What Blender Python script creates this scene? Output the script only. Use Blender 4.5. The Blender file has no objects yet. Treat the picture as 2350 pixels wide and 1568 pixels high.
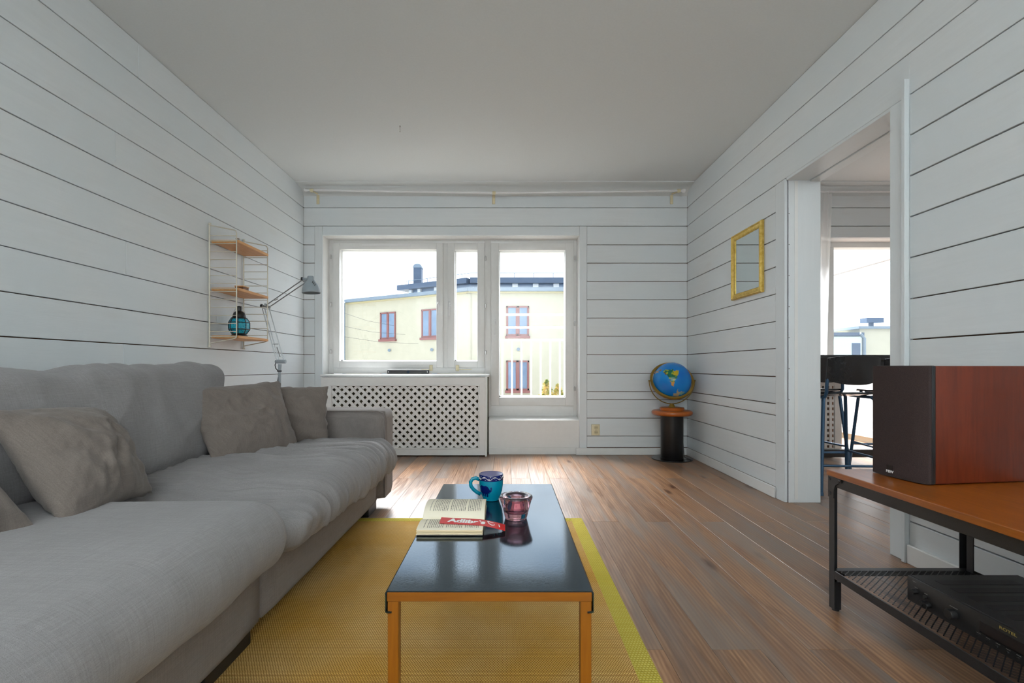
import bpy, bmesh, math, random
from mathutils import Vector, Matrix, noise, Euler
R = math.radians
random.seed(7)
F = 1100.0; CX = 1162.5; CY = 842.0; EYE = 0.832      # focal length in px, vanishing point, eye height

# ---------------------------------------------------------------- camera
sc = bpy.context.scene
col = sc.collection
cam = bpy.data.cameras.new('camera'); camo = bpy.data.objects.new('camera', cam); col.objects.link(camo)
camo.location = (0, 0, EYE); camo.rotation_euler = (R(90), 0, 0)
cam.sensor_width = 36.0; cam.lens = F/2350*36
cam.shift_x = (1175-CX)/2350; cam.shift_y = (CY-784)/2350
cam.clip_start = 0.02; cam.clip_end = 500
sc.camera = camo
# ---------------------------------------------------------------- view
sc.view_settings.view_transform = 'Standard'
try: sc.view_settings.look = 'None'
except Exception: pass
sc.view_settings.exposure = 0.44; sc.view_settings.gamma = 1.0
sc.view_settings.use_curve_mapping = False
# ---------------------------------------------------------------- world: bright broken cloud
w = bpy.data.worlds.new('world'); sc.world = w; w.use_nodes = True
nt = w.node_tree; nt.nodes.clear()
wo = nt.nodes.new('ShaderNodeOutputWorld'); bg = nt.nodes.new('ShaderNodeBackground')
tc = nt.nodes.new('ShaderNodeTexCoord'); mp = nt.nodes.new('ShaderNodeMapping'); mp.inputs['Scale'].default_value = (1.6, 1.6, 4.5)
mp.inputs['Location'].default_value = (0.35, 0.0, 0.2)
nz = nt.nodes.new('ShaderNodeTexNoise'); nz.inputs['Scale'].default_value = 2.6; nz.inputs['Detail'].default_value = 6; nz.inputs['Roughness'].default_value = .55
rm = nt.nodes.new('ShaderNodeMapRange'); rm.inputs['From Min'].default_value = .33; rm.inputs['From Max'].default_value = .62
mx = nt.nodes.new('ShaderNodeMix'); mx.data_type = 'RGBA'
mx.inputs[6].default_value = (.74, .92, 1.14, 1); mx.inputs[7].default_value = (1.75, 1.9, 2.05, 1)
L = nt.links.new
L(tc.outputs['Generated'], mp.inputs[0]); L(mp.outputs[0], nz.inputs['Vector']); L(nz.outputs[0], rm.inputs[0]); L(rm.outputs[0], mx.inputs[0])
L(mx.outputs[2], bg.inputs['Color']); bg.inputs['Strength'].default_value = 1.12; L(bg.outputs[0], wo.inputs[0])

def area(name, loc, rot, sx, sy, power, color=(1, 1, 1), portal=False):
    l = bpy.data.lights.new(name, 'AREA'); l.shape = 'RECTANGLE'; l.size = sx; l.size_y = sy; l.energy = power; l.color = color
    if portal: l.cycles.is_portal = True
    o = bpy.data.objects.new(name, l); o.location = loc; o.rotation_euler = tuple(R(a) for a in rot); col.objects.link(o); return o
# hazy sun behind thin cloud, on the window side
sl = bpy.data.lights.new('hazy_sun', 'SUN'); sl.energy = 19.0; sl.angle = R(50); sl.color = (.97, .985, 1)
so = bpy.data.objects.new('hazy_sun', sl); so.rotation_euler = Vector((.22, -1, -1.25)).to_track_quat('-Z', 'Y').to_euler(); so.location = (0, 8, 6); col.objects.link(so)
# window portals (sampling guides only)
area('window_portal', (-.52, 4.83, 1.42), (-90, 0, 0), 2.42, 1.4, 1, portal=True)
area('window_portal', (.28, 4.83, 1.0), (-90, 0, 0), .8, 1.4, 1, portal=True)
area('window_portal', (3.55, 4.83, 1.05), (-90, 0, 0), .9, 1.95, 1, portal=True)
# added fill lights out of view, no real fixtures (main room and the room beyond the doorway)
area('room_fill', (-.1, -.75, 1.75), (-115, 0, 0), 2.4, 1.0, 86, (.94, .985, 1))
area('kitchen_fill', (3.4, 1.0, 1.9), (-115, 0, 0), 1.6, 1.0, 50, (.96, .99, 1))

# ================================================================= helpers
def W(px, py, Y): return Vector(((px-CX)*Y/F, Y, EYE-(py-CY)*Y/F))
WORLD = {}
def reg(o, origin): WORLD[o.name] = Vector(origin)
def tag(o, label=None, cat=None, group=None, kind=None):
    if label: o['label'] = label
    if cat: o['category'] = cat
    if group: o['group'] = group
    if kind: o['kind'] = kind
    return o
def empty(name, loc, label=None, cat=None, group=None, kind=None):
    o = bpy.data.objects.new(name, None); o.empty_display_size = .05; o.location = loc; col.objects.link(o)
    reg(o, loc); return tag(o, label, cat, group, kind)
def link(o, origin, parent):
    col.objects.link(o)
    reg(o, origin)
    if parent is not None:
        o.parent = parent; o.location = Vector(origin)-WORLD[parent.name]
    else: o.location = origin
    return o
class MB:
    def __init__(s): s.bm = bmesh.new()
    def box(s, c, size, rot=None, bev=0, seg=1, mat=None):
        b = bmesh.new(); bmesh.ops.create_cube(b, size=1)
        for v in b.verts: v.co = Vector((v.co.x*size[0], v.co.y*size[1], v.co.z*size[2]))
        if bev > 0: bmesh.ops.bevel(b, geom=b.edges[:], offset=min(bev, min(size)*.49), segments=seg, affect='EDGES', profile=.5)
        M = Matrix.Translation(c)
        if rot is not None: M = M @ (rot.to_4x4() if hasattr(rot, 'to_4x4') else Euler(rot).to_matrix().to_4x4())
        if mat is not None: M = mat @ M
        s.add(b, M); return s
    def bb(s, x0, x1, y0, y1, z0, z1, bev=0, seg=1, mat=None):
        return s.box(((x0+x1)/2, (y0+y1)/2, (z0+z1)/2), (abs(x1-x0), abs(y1-y0), abs(z1-z0)), None, bev, seg, mat)
    def add(s, b, M=Matrix.Identity(4)):
        vm = {v: s.bm.verts.new(M @ v.co) for v in b.verts}
        flip = M.determinant() < 0
        for f in b.faces:
            vs = [vm[v] for v in f.verts]
            if flip: vs.reverse()
            try: s.bm.faces.new(vs)
            except ValueError: pass
        b.free()
    def raw(s, vs, fs, M=Matrix.Identity(4)):
        vv = [s.bm.verts.new(M @ Vector(v)) for v in vs]
        for f in fs:
            try: s.bm.faces.new([vv[i] for i in f])
            except ValueError: pass
        return s
    def tube(s, pts, r, n=8, closed=False, rr=None, flat=1.0):
        pts = [Vector(p) for p in pts]; m = len(pts); rings = []
        up = None
        for i, p in enumerate(pts):
            a = pts[(i-1) % m] if (closed or i > 0) else p
            c = pts[(i+1) % m] if (closed or i < m-1) else p
            t = (c-a)
            if t.length < 1e-9: t = Vector((0, 0, 1))
            t.normalize()
            if up is None:
                up = Vector((0, 0, 1)) if abs(t.z) < .9 else Vector((0, 1, 0))
            u = t.cross(up)
            if u.length < 1e-6: u = t.cross(Vector((1, 0, 0)))
            u.normalize(); v = u.cross(t).normalized(); up = v
            ra = rr[i] if rr else r
            rings.append([s.bm.verts.new(p+u*math.cos(2*math.pi*k/n)*ra+v*math.sin(2*math.pi*k/n)*ra*flat) for k in range(n)])
        for i in range(m if closed else m-1):
            A, B = rings[i], rings[(i+1) % m]
            for k in range(n): s.bm.faces.new((A[k], A[(k+1) % n], B[(k+1) % n], B[k]))
        if not closed:
            s.bm.faces.new(rings[0][::-1]); s.bm.faces.new(rings[-1])
        return s
    def lathe(s, prof, c=(0, 0, 0), n=32, M=None, sx=1, sy=1, ph=0):
        c = Vector(c); rings = []
        T = (M if M is not None else Matrix.Identity(4))
        for r, z in prof:
            if r < 1e-6: rings.append([s.bm.verts.new(T @ (c+Vector((0, 0, z))))])
            else: rings.append([s.bm.verts.new(T @ (c+Vector((r*sx*math.cos(ph+2*math.pi*k/n), r*sy*math.sin(ph+2*math.pi*k/n), z)))) for k in range(n)])
        for A, B in zip(rings, rings[1:]):
            for k in range(n):
                q = []
                q.append(A[k % len(A)])
                if len(A) > 1: q.append(A[(k+1) % n])
                if len(B) > 1: q.append(B[(k+1) % n])
                q.append(B[k % len(B)])
                if len(q) >= 3:
                    try: s.bm.faces.new(q)
                    except ValueError: pass
        if len(rings[0]) > 1: s.bm.faces.new(rings[0][::-1])
        if len(rings[-1]) > 1: s.bm.faces.new(rings[-1])
        return s
    def prism(s, poly, d0, d1, f):
        """poly 2d, f(u,v,d)->3d"""
        n = len(poly)
        A = [s.bm.verts.new(f(u, v, d0)) for u, v in poly]; B = [s.bm.verts.new(f(u, v, d1)) for u, v in poly]
        s.bm.faces.new(A[::-1]); s.bm.faces.new(B)
        for i in range(n): s.bm.faces.new((A[i], A[(i+1) % n], B[(i+1) % n], B[i]))
        return s
    def build(s, name, mat, parent=None, origin=None, smooth=40, fix=True):
        if origin is None: origin = WORLD[parent.name] if parent is not None else Vector((0, 0, 0))
        origin = Vector(origin)
        for v in s.bm.verts: v.co -= origin
        if fix: bmesh.ops.recalc_face_normals(s.bm, faces=s.bm.faces[:])
        me = bpy.data.meshes.new(name); s.bm.to_mesh(me); s.bm.free()
        if smooth:
            me.shade_smooth()
            if smooth < 180: me.set_sharp_from_angle(angle=R(smooth))
        if mat: me.materials.append(mat)
        o = bpy.data.objects.new(name, me)
        return link(o, origin, parent)
def dup(o, loc=None, rz=None, parent=None, label=None, group=None, top=True):
    c = o.copy(); col.objects.link(c)
    if parent is not None: c.parent = parent
    if loc is not None: c.location = loc; reg(c, loc)
    if rz is not None: c.rotation_euler = (0, 0, rz)
    if label: c['label'] = label
    if group: c['group'] = group
    for ch in list(o.children): dup(ch, parent=c)
    return c
def inside(p, poly):
    x, y = p; r = False; j = len(poly)-1
    for i in range(len(poly)):
        xi, yi = poly[i]; xj, yj = poly[j]
        if (yi > y) != (yj > y) and x < (xj-xi)*(y-yi)/(yj-yi)+xi: r = not r
        j = i
    return r
def patch(mb, poly, cell, f):
    xs = [p[0] for p in poly]; ys = [p[1] for p in poly]; V = {}
    def g(i, j):
        if (i, j) not in V: V[i, j] = mb.bm.verts.new(f(i*cell, j*cell))
        return V[i, j]
    for i in range(int(min(xs)/cell)-1, int(max(xs)/cell)+2):
        for j in range(int(min(ys)/cell)-1, int(max(ys)/cell)+2):
            if inside(((i+.5)*cell, (j+.5)*cell), poly):
                mb.bm.faces.new((g(i, j), g(i+1, j), g(i+1, j+1), g(i, j+1)))
def text(name, body, size, M, mat, parent, ext=.0002, bold=0, xs=1, fit=None):
    c = bpy.data.curves.new(name, 'FONT'); c.body = body; c.size = size; c.extrude = ext; c.offset = bold; c.align_x = 'LEFT'; c.align_y = 'BOTTOM_BASELINE' if False else 'CENTER'
    c.materials.append(mat); tmp = bpy.data.objects.new(name+'_curve', c)
    me = bpy.data.meshes.new_from_object(tmp); me.name = name; bpy.data.objects.remove(tmp); bpy.data.curves.remove(c)
    o = bpy.data.objects.new(name, me)
    if fit: xs = fit/max(v.co.x for v in me.vertices)
    col.objects.link(o); o.parent = parent
    P = Matrix.Translation(WORLD[parent.name])
    o.matrix_local = P.inverted() @ M @ Matrix.Diagonal((xs, 1, 1, 1)); return o

# ================================================================= materials
MATS = {}
class NT:
    def __init__(s, name):
        s.m = bpy.data.materials.new(name); s.m.use_nodes = True; s.t = s.m.node_tree; s.b = s.t.nodes['Principled BSDF']; s.out = s.t.nodes['Material Output']; MATS[name] = s.m
    def n(s, kind, **kw):
        x = s.t.nodes.new('ShaderNode'+kind)
        for k, v in kw.items():
            if k in ('operation', 'data_type', 'blend_type', 'feature', 'bands_direction', 'wave_type', 'distance', 'object', 'clamp', 'wave_profile'): setattr(x, k, v)
            else: x.inputs[k.replace('_', ' ')].default_value = v
        return x
    def l(s, a, b): s.t.links.new(a, b)
    def math(s, op, a, b=None, clamp=False):
        x = s.t.nodes.new('ShaderNodeMath'); x.operation = op; x.use_clamp = clamp
        for i, v in enumerate((a, b)):
            if v is None: continue
            if isinstance(v, (int, float)): x.inputs[i].default_value = v
            else: s.l(v, x.inputs[i])
        return x.outputs[0]
    def mix(s, f, a, b, mode='MIX'):
        x = s.t.nodes.new('ShaderNodeMix'); x.data_type = 'RGBA'; x.blend_type = mode
        for i, v in ((0, f), (6, a), (7, b)):
            if isinstance(v, (int, float)): x.inputs[i].default_value = v
            elif isinstance(v, (tuple, list)): x.inputs[i].default_value = (*v[:3], 1)
            else: s.l(v, x.inputs[i])
        return x.outputs[2]
    def rng(s, v, a, b, c=0, d=1):
        x = s.t.nodes.new('ShaderNodeMapRange'); s.l(v, x.inputs[0])
        for i, q in ((1, a), (2, b), (3, c), (4, d)): x.inputs[i].default_value = q
        return x.outputs[0]
    def coord(s, scale=(1, 1, 1), rnd=0, kind='Object'):
        t = s.t.nodes.new('ShaderNodeTexCoord'); m = s.t.nodes.new('ShaderNodeMapping'); m.inputs['Scale'].default_value = scale
        src = t.outputs[kind]
        if rnd:
            oi = s.t.nodes.new('ShaderNodeObjectInfo'); v = s.t.nodes.new('ShaderNodeCombineXYZ')
            a = s.math('MULTIPLY', oi.outputs['Random'], rnd)
            for i in range(3): s.l(a, v.inputs[i])
            ad = s.t.nodes.new('ShaderNodeVectorMath'); ad.operation = 'ADD'; s.l(src, ad.inputs[0]); s.l(v.outputs[0], ad.inputs[1]); src = ad.outputs[0]
            s.rand = oi.outputs['Random']
        s.l(src, m.inputs[0]); return m.outputs[0]
    def noise(s, vec, scale=5, detail=3, rough=.5, dist=0):
        x = s.t.nodes.new('ShaderNodeTexNoise'); s.l(vec, x.inputs['Vector']); x.inputs['Scale'].default_value = scale; x.inputs['Detail'].default_value = detail
        x.inputs['Roughness'].default_value = rough; x.inputs['Distortion'].default_value = dist; return x.outputs[0]
    def bump(s, h, strength=.3, dist=.002, prev=None):
        x = s.t.nodes.new('ShaderNodeBump'); x.inputs['Strength'].default_value = strength; x.inputs['Distance'].default_value = dist; s.l(h, x.inputs['Height'])
        if prev is not None: s.l(prev, x.inputs['Normal'])
        s.l(x.outputs[0], s.b.inputs['Normal']); return x.outputs[0]
    def base(s, c):
        if isinstance(c, (tuple, list)): s.b.inputs['Base Color'].default_value = (*c[:3], 1)
        else: s.l(c, s.b.inputs['Base Color'])
        return s
    def set(s, **kw):
        for k, v in kw.items(): s.b.inputs[k.replace('_', ' ')].default_value = v
        return s
def lin(r, g, b):
    f = lambda c: ((c/255+.055)/1.055)**2.4 if c/255 > .04045 else c/255/12.92
    return (f(r), f(g), f(b))
def plain(name, c, rough=.5, metal=0, bump=0, bscale=60, spec=.5, vary=.04, coat=0):
    m = NT(name); m.set(Roughness=rough, Metallic=metal); m.b.inputs['Specular IOR Level'].default_value = spec
    v = m.coord(); n = m.noise(v, bscale, 3)
    m.base(m.mix(m.rng(n, .3, .7), tuple(x*(1-vary) for x in c), tuple(min(1, x*(1+vary)) for x in c)))
    if coat: m.b.inputs['Coat Weight'].default_value = coat
    if bump: m.bump(n, bump, .002)
    return m.m
def planks_white(name, axis, c=(.785, .815, .825)):
    m = NT(name); m.set(Roughness=.42)
    sc_ = {'x': (1, 14, 14), 'y': (14, 1, 14), 'z': (14, 14, 1)}[axis]
    v = m.coord(sc_, rnd=37.0); rnd = m.rand
    g = m.noise(v, 3.2, 6, .65, .6); g2 = m.noise(v, 14, 4, .6)
    v2 = m.coord((1, 1, 1), rnd=11.0); big = m.noise(v2, 2.2, 3, .5)
    sc3 = {'x': (3, 9, 9), 'y': (9, 3, 9), 'z': (9, 9, 3)}[axis]
    v3 = m.coord(sc3, rnd=5.0); vor = m.t.nodes.new('ShaderNodeTexVoronoi'); vor.inputs['Scale'].default_value = .45; m.l(v3, vor.inputs['Vector'])
    knot = m.rng(vor.outputs['Distance'], .05, .13, 1, 0)
    c1 = tuple(x*.95 for x in c)
    cc = m.mix(m.rng(g, .35, .7), c, c1); cc = m.mix(m.rng(big, .35, .65), cc, tuple(x*y for x, y in zip(c, (.95, .975, .99))))
    tint = m.mix(rnd, (1, 1, 1), (.955, .965, .97)); cc = m.mix(1.0, cc, tint, 'MULTIPLY')
    cc = m.mix(m.math('MULTIPLY', knot, .12), cc, (.60, .56, .50)); m.base(cc)
    b1 = m.bump(g2, .16, .0015); m.bump(g, .3, .002, b1); return m.m
def wood(name, c1, c2, axis='x', scale=1.0, rough=.35, dark=None, rnd=0, coat=0):
    m = NT(name); m.set(Roughness=rough); a = 1.2*scale; b = 14*scale
    s3 = {'x': (a, b, b), 'y': (b, a, b), 'z': (b, b, a)}[axis]
    v = m.coord(s3, rnd=rnd); g = m.noise(v, 2.5, 7, .6, .8); g2 = m.noise(v, 9, 4, .6)
    cc = m.mix(m.rng(g, .32, .68), c1, c2)
    cc = m.mix(m.math('MULTIPLY', m.rng(g2, .5, .75), .5), cc, dark or tuple(x*.6 for x in c1)); m.base(cc)
    if coat: m.b.inputs['Coat Weight'].default_value = coat; m.b.inputs['Coat Roughness'].default_value = .15
    m.bump(g2, .12, .001); return m.m
def fabric(name, c, c2, fine=900, streak=.5, rough=.95, rot=0):
    m = NT(name); m.set(Roughness=rough); m.b.inputs['Specular IOR Level'].default_value = .15
    m.b.inputs['Sheen Weight'].default_value = .15
    v = m.coord((1, 1, 1)); vs = m.coord((14, 420, 14)); vt = m.coord((420, 14, 420)); vz = m.coord((10, 260, 260)) 
    n1 = m.noise(vs, 1.0, 4, .7); n2 = m.noise(vt, 1.0, 4, .7); n3 = m.noise(v, fine, 2); big = m.noise(v, 5, 3)
    f = m.math('ADD', m.math('MULTIPLY', n1, .5), m.math('MULTIPLY', n2, .5))
    cc = m.mix(m.rng(f, .36, .64), c, c2); cc = m.mix(m.math('MULTIPLY', m.rng(n3, .4, .65), .35), cc, tuple(x*.55 for x in c))
    cc = m.mix(m.math('MULTIPLY', m.rng(big, .3, .7), .3), cc, tuple(x*.85 for x in c)); m.base(cc)
    b1 = m.bump(n3, .35, .0012); m.bump(f, .35, .0015, b1); return m.m
def glass_thin(name, tint=(1, 1, 1), k=1.0):
    m = NT(name); t = m.t; t.nodes.remove(m.b)
    tr = t.nodes.new('ShaderNodeBsdfTransparent'); tr.inputs[0].default_value = (*tint, 1)
    gl = t.nodes.new('ShaderNodeBsdfGlossy'); gl.inputs['Roughness'].default_value = 0.0
    fr = t.nodes.new('ShaderNodeLayerWeight')
    mm = t.nodes.new('ShaderNodeMixShader'); fm = m.math('ADD', m.math('MULTIPLY', m.math('POWER', fr.outputs[1], 5.0), .9*k), .04*k)
    t.links.new(fm, mm.inputs[0]); t.links.new(tr.outputs[0], mm.inputs[1]); t.links.new(gl.outputs[0], mm.inputs[2]); t.links.new(mm.outputs[0], m.out.inputs[0]); return m.m

m_plx = planks_white('white_planks_x', 'x'); m_ply = planks_white('white_planks_y', 'y'); m_plz = planks_white('white_boards_z', 'z')
m_gap = plain('plank_gap_wood', lin(92, 54, 24), .8, vary=.25, bscale=6)
m_trimw = plain('white_gloss_paint', (.80, .805, .79), .32, bump=.05, bscale=25, vary=.015)
m_cream = plain('aged_white_plastic', lin(225, 215, 180), .4, vary=.03)
m_ceil = plain('ceiling_plaster', (.715, .745, .745), .85, bump=.06, bscale=90, vary=.015)
m_metalw = plain('white_enamel', (.82, .82, .82), .3, vary=.01)
m_nickel = plain('brushed_nickel', (.62, .61, .6), .3, 1, vary=.05)
m_black = plain('black_powder_coat', (.012, .013, .015), .38, vary=.2, bump=.1, bscale=400)
m_blackgl = plain('black_gloss', (.008, .008, .01), .12, vary=.1, bscale=10)
m_blackpl = plain('black_plastic', (.012, .012, .013), .45, vary=.1)
m_glass = glass_thin('window_glass')
# floor boards
def floor_mat():
    m = NT('oiled_pine_floor'); m.set(Roughness=.34)
    v = m.coord((16, 1.1, 1), rnd=53.0); rnd = m.rand
    g = m.noise(v, 2.4, 7, .62, 1.2)
    wv = m.t.nodes.new('ShaderNodeTexWave'); wv.wave_type = 'BANDS'; wv.bands_direction = 'X'; wv.inputs['Scale'].default_value = 2.4; wv.inputs['Distortion'].default_value = 7; wv.inputs['Detail'].default_value = 3; wv.inputs['Detail Scale'].default_value = .7
    v2 = m.coord((9, .55, 1), rnd=29.0); m.l(v2, wv.inputs['Vector'])
    v3 = m.coord((8, .8, 1), rnd=17.0); gr = m.noise(v3, 1.0, 4, .55, .4)
    v4 = m.coord((7, 2.0, 1), rnd=71.0); vo = m.t.nodes.new('ShaderNodeTexVoronoi'); vo.inputs['Scale'].default_value = .85; m.l(v4, vo.inputs['Vector'])
    nzz = m.noise(v4, 6, 2); kd = m.math('ADD', vo.outputs['Distance'], m.math('MULTIPLY', m.math('SUBTRACT', nzz, .5), .12))
    knot = m.rng(kd, .05, .15, 1, 0)
    cc = m.mix(m.rng(g, .3, .7), lin(118, 84, 60), lin(178, 140, 106))
    cc = m.mix(m.math('MULTIPLY', wv.outputs[0], .42), cc, lin(98, 62, 40))
    cc = m.mix(m.math('MULTIPLY', m.rng(gr, .46, .62), .72), cc, lin(126, 116, 108))
    cc = m.mix(m.math('MULTIPLY', knot, .8), cc, lin(64, 34, 20))
    tint = m.mix(rnd, (.80, .80, .82), (1.14, 1.10, 1.05)); cc = m.mix(1.0, cc, tint, 'MULTIPLY'); m.base(cc)
    rr = m.rng(g, .3, .7, .28, .42); m.l(rr, m.b.inputs['Roughness'])
    m.bump(wv.outputs[0], .10, .001, m.bump(g, .12, .001)); return m.m
m_floor = floor_mat()
m_floorgap = plain('floor_gap', lin(96, 66, 40), .8, vary=.4, bscale=8)
def rug_mat(name, lo, hi, px, py, warm):
    m = NT(name); m.set(Roughness=.95); m.b.inputs['Specular IOR Level'].default_value = .1
    t = m.t.nodes.new('ShaderNodeTexCoord'); sp = m.t.nodes.new('ShaderNodeSeparateXYZ'); m.l(t.outputs['Object'], sp.inputs[0])
    yy = m.math('DIVIDE', sp.outputs[1], py); row = m.math('FLOOR', yy)
    xx = m.math('ADD', m.math('DIVIDE', sp.outputs[0], px), m.math('MULTIPLY', row, .5))
    hx = m.math('ABSOLUTE', m.math('SINE', m.math('MULTIPLY', xx, math.pi))); hy = m.math('ABSOLUTE', m.math('SINE', m.math('MULTIPLY', yy, math.pi)))
    h = m.math('MULTIPLY', m.math('POWER', hx, .6), m.math('POWER', hy, .6))
    v = m.coord(); big = m.noise(v, 3, 4); fine = m.noise(v, 380, 2)
    hic = m.mix(m.rng(big, .35, .65), hi, warm); hic = m.mix(m.math('MULTIPLY', m.rng(fine, .4, .7), .35), hic, tuple(x*.7 for x in hi))
    m.base(m.mix(m.rng(h, .15, .8), lo, hic)); m.bump(h, .8, .003); return m.m
m_rug = rug_mat('woven_sisal', lin(138, 90, 22), lin(236, 200, 132), .0072, .0058, lin(226, 178, 84))
m_rugb = rug_mat('rug_binding_cotton', lin(182, 162, 50), lin(208, 194, 98), .009, .009, lin(200, 186, 80))
m_sofa = fabric('grey_linen', lin(136, 133, 134), lin(160, 157, 158))
m_sofa2 = fabric('grey_linen_frame', lin(126, 119, 116), lin(148, 141, 137))
m_pillow = fabric('taupe_cotton', lin(116, 107, 101), lin(136, 127, 119), fine=700)
m_orangew = wood('amber_veneer', lin(148, 88, 16), lin(130, 74, 10), 'x', 1.0, .35, lin(122, 64, 10))
m_orangewz = wood('amber_veneer_upright', lin(148, 88, 16), lin(130, 74, 10), 'z', 1.0, .35, lin(122, 64, 10))
def table_top():
    m = NT('blue_black_lacquer'); m.base((.006, .008, .012)).set(Roughness=.09); m.b.inputs['Specular IOR Level'].default_value = .9
    m.b.inputs['Specular Tint'].default_value = (.42, .74, 1, 1); m.b.inputs['IOR'].default_value = 1.62
    v = m.coord(); n = m.noise(v, 330, 2); s_ = m.noise(m.coord((3, 90, 1)), 3, 3)
    m.l(m.rng(n, .3, .7, .05, .14), m.b.inputs['Roughness']); m.bump(n, .05, .0006); return m.m
m_top = table_top()

# ================================================================= setting
XL, XR, YB, ZC = -1.917, 1.707, 4.53, 2.52
YF = -1.8; XR2 = 1.922; XE = 5.2
SE = [.068, .177, .346, .523, .597, .770, .947, 1.120, 1.293, 1.466, 1.639, 1.812, 1.985, 2.162, 2.335, ZC]
G = .0058; T = .018
def struct(name, o_label, loc=(0, 0, 0)):
    return empty(name, loc, o_label, None, None, 'structure')
def wall_board(par, x0, x1, y0, y1, z0, z1, mat, name='plank', bev=.0015):
    mb = MB(); mb.bb(x0, x1, y0, y1, z0, z1, bev)
    return mb.build(name, mat, par, ((x0+x1)/2, (y0+y1)/2, (z0+z1)/2), smooth=0)
# --- wall_left
wl = MB().bb(XL-.12, XL-T, YF, YB+.3, -.05, ZC).build('wall_left', m_gap, None, (XL, 2, 0), smooth=0); tag(wl, 'left wall of wide white-painted horizontal planks with brown gaps', kind='structure')
for i in range(len(SE)-1):
    if SE[i] == .523: continue                                   # one narrow board only exists on the other walls
    z0 = SE[i]; z1 = SE[i+1] if SE[i] != .346 else .597
    if z0 == .597: z0 = .597
    cuts = [YF, random.uniform(.2, 1.0) if i % 3 == 1 else None, random.uniform(2.3, 3.1) if i % 3 == 2 else None, YB]
    cuts = [c for c in cuts if c is not None]
    g = G*random.uniform(.55, 1.15)
    for a, b in zip(cuts, cuts[1:]):
        wall_board(wl, XL-T, XL+random.uniform(-.0006, .0006), a+.0004, b-.0004, z0+g/2, z1-g/2, m_ply)
MB().bb(XL, XL+.014, YF, YB-.015, 0, .068, .003).build('baseboard_left', m_trimw, None, (XL, 1, 0), smooth=0)
# --- wall_back (window wall), both rooms share the facade
wb = MB(); wo0, wo1 = -1.74, .69
wb.bb(XL-.12, wo0, YB+T, YB+.3, -.05, ZC); wb.bb(wo0, wo1, YB+T, YB+.3, 2.076, ZC); wb.bb(wo1, XR2, YB+T, YB+.3, -.05, ZC)
wb.bb(wo0, wo1, YB+.22, YB+.3, -.05, .30); wb.bb(wo0, -.17, YB+.22, YB+.3, .30, .745)
wb = wb.build('wall_back', m_gap, None, (0, YB, 0), smooth=0); tag(wb, 'far wall with the triple window, white horizontal planks', kind='structure')
for i in range(len(SE)-1):
    z0, z1 = SE[i], SE[i+1]; g = G*random.uniform(.6, 1.1)
    if z0 < 2.1:
        wall_board(wb, XL, -1.814, YB, YB+T, z0+g/2, z1-g/2, m_plx)
        wall_board(wb, .76, XR, YB, YB+T, z0+g/2, z1-g/2, m_plx)
    else: wall_board(wb, XL, XR, YB, YB+T, z0+g/2, z1-g/2, m_plx)
wall_board(wb, -1.812, -1.74, YB-.002, YB+T, 0, 2.160, m_plz, 'casing_board')
wall_board(wb, .69, .758, YB-.002, YB+T, 0, 2.160, m_plz, 'casing_board')
wall_board(wb, -1.738, .688, YB-.002, YB+T, 2.076, 2.160, m_plx, 'casing_board')
# plastered reveals of the recess
rv = MB()
rv.bb(wo0-.02, wo0+.002, YB+T, YB+.2, .7, 2.08); rv.bb(wo1-.002, wo1+.02, YB+T, YB+.2, .0, 2.08); rv.bb(wo0, wo1, YB+T, YB+.2, 2.074, 2.10)
rv.build('reveal', m_trimw, wb, smooth=0)
MB().bb(.655, XR, YB-.016, YB, 0, .066, .003).build('baseboard_back', m_trimw, None, (1.2, YB, 0), smooth=0)
MB().bb(XL, wo0+.03, YB-.016, YB, 0, .066, .003).build('baseboard_back', m_trimw, None, (XL, YB, 0), smooth=0)
# panel under the tall window
pn = MB(); pn.prism([(4.56, .0), (4.56, .322), (4.60, .330), (4.74, .358), (4.80, .358), (4.80, 0)], -.17, wo1, lambda u, v, d: Vector((d, u, v)))
pn = pn.build('trim_1', m_trimw, None, (.3, 4.56, 0), smooth=30); tag(pn, 'white painted panel with sloping ledge below the tall window', kind='structure')
MB().bb(-.17, .66, 4.548, 4.56, 0, .064, .002).build('skirting', m_trimw, pn, smooth=0)
# cornice
def cornice(name, x0, x1):
    c = MB().prism([(4.35, ZC), (4.35, 2.510), (4.40, 2.506), (4.48, 2.498), (4.51, 2.475), (4.53, 2.445), (4.53, ZC)], x0, x1, lambda u, v, d: Vector((d, u, v)))
    return tag(c.build(name, m_ceil, None, (x0, 4.5, 2.4), smooth=50), kind='structure')
cornice('trim_2', XL, XR); cornice('trim_3', XR2, XE)
# --- wall_right with the doorway
DY0, DY1, DZ = 2.128, 2.945, 1.985
wr = MB(); wr.bb(XR+T, XR2-.002, YF, DY0+.01, -.05, ZC); wr.bb(XR+T, XR2-.002, DY1-.01, YB+.3, -.05, ZC); wr.bb(XR+T, XR2-.002, DY0, DY1, DZ+.02, ZC)
wr = wr.build('wall_right', m_gap, None, (XR, 2, 0), smooth=0); tag(wr, 'right wall of white horizontal planks pierced by the doorway', kind='structure')
for i in range(len(SE)-1):
    z0, z1 = SE[i], SE[i+1]; g = G*random.uniform(.6, 1.15)
    if z0 < 1.98:
        wall_board(wr, XR, XR+T, 3.04, YB, z0+g/2, z1-g/2, m_ply)
        if z0 == .523: continue
        zz1 = .597 if z0 == .346 else z1
        wall_board(wr, XR, XR+T, YF, 2.030, z0+g/2, zz1-g/2, m_ply)
    else: wall_board(wr, XR, XR+T, YF if z0 > 2.1 else 2.03, YB, z0+g/2, z1-g/2, m_ply)
wall_board(wr, XR, XR+T, YF, 2.03, 1.987, 2.160, m_ply)
wall_board(wr, XR-.002, XR+T, DY1-.005, 3.038, 0, 1.984, m_plz, 'casing_board')
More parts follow.
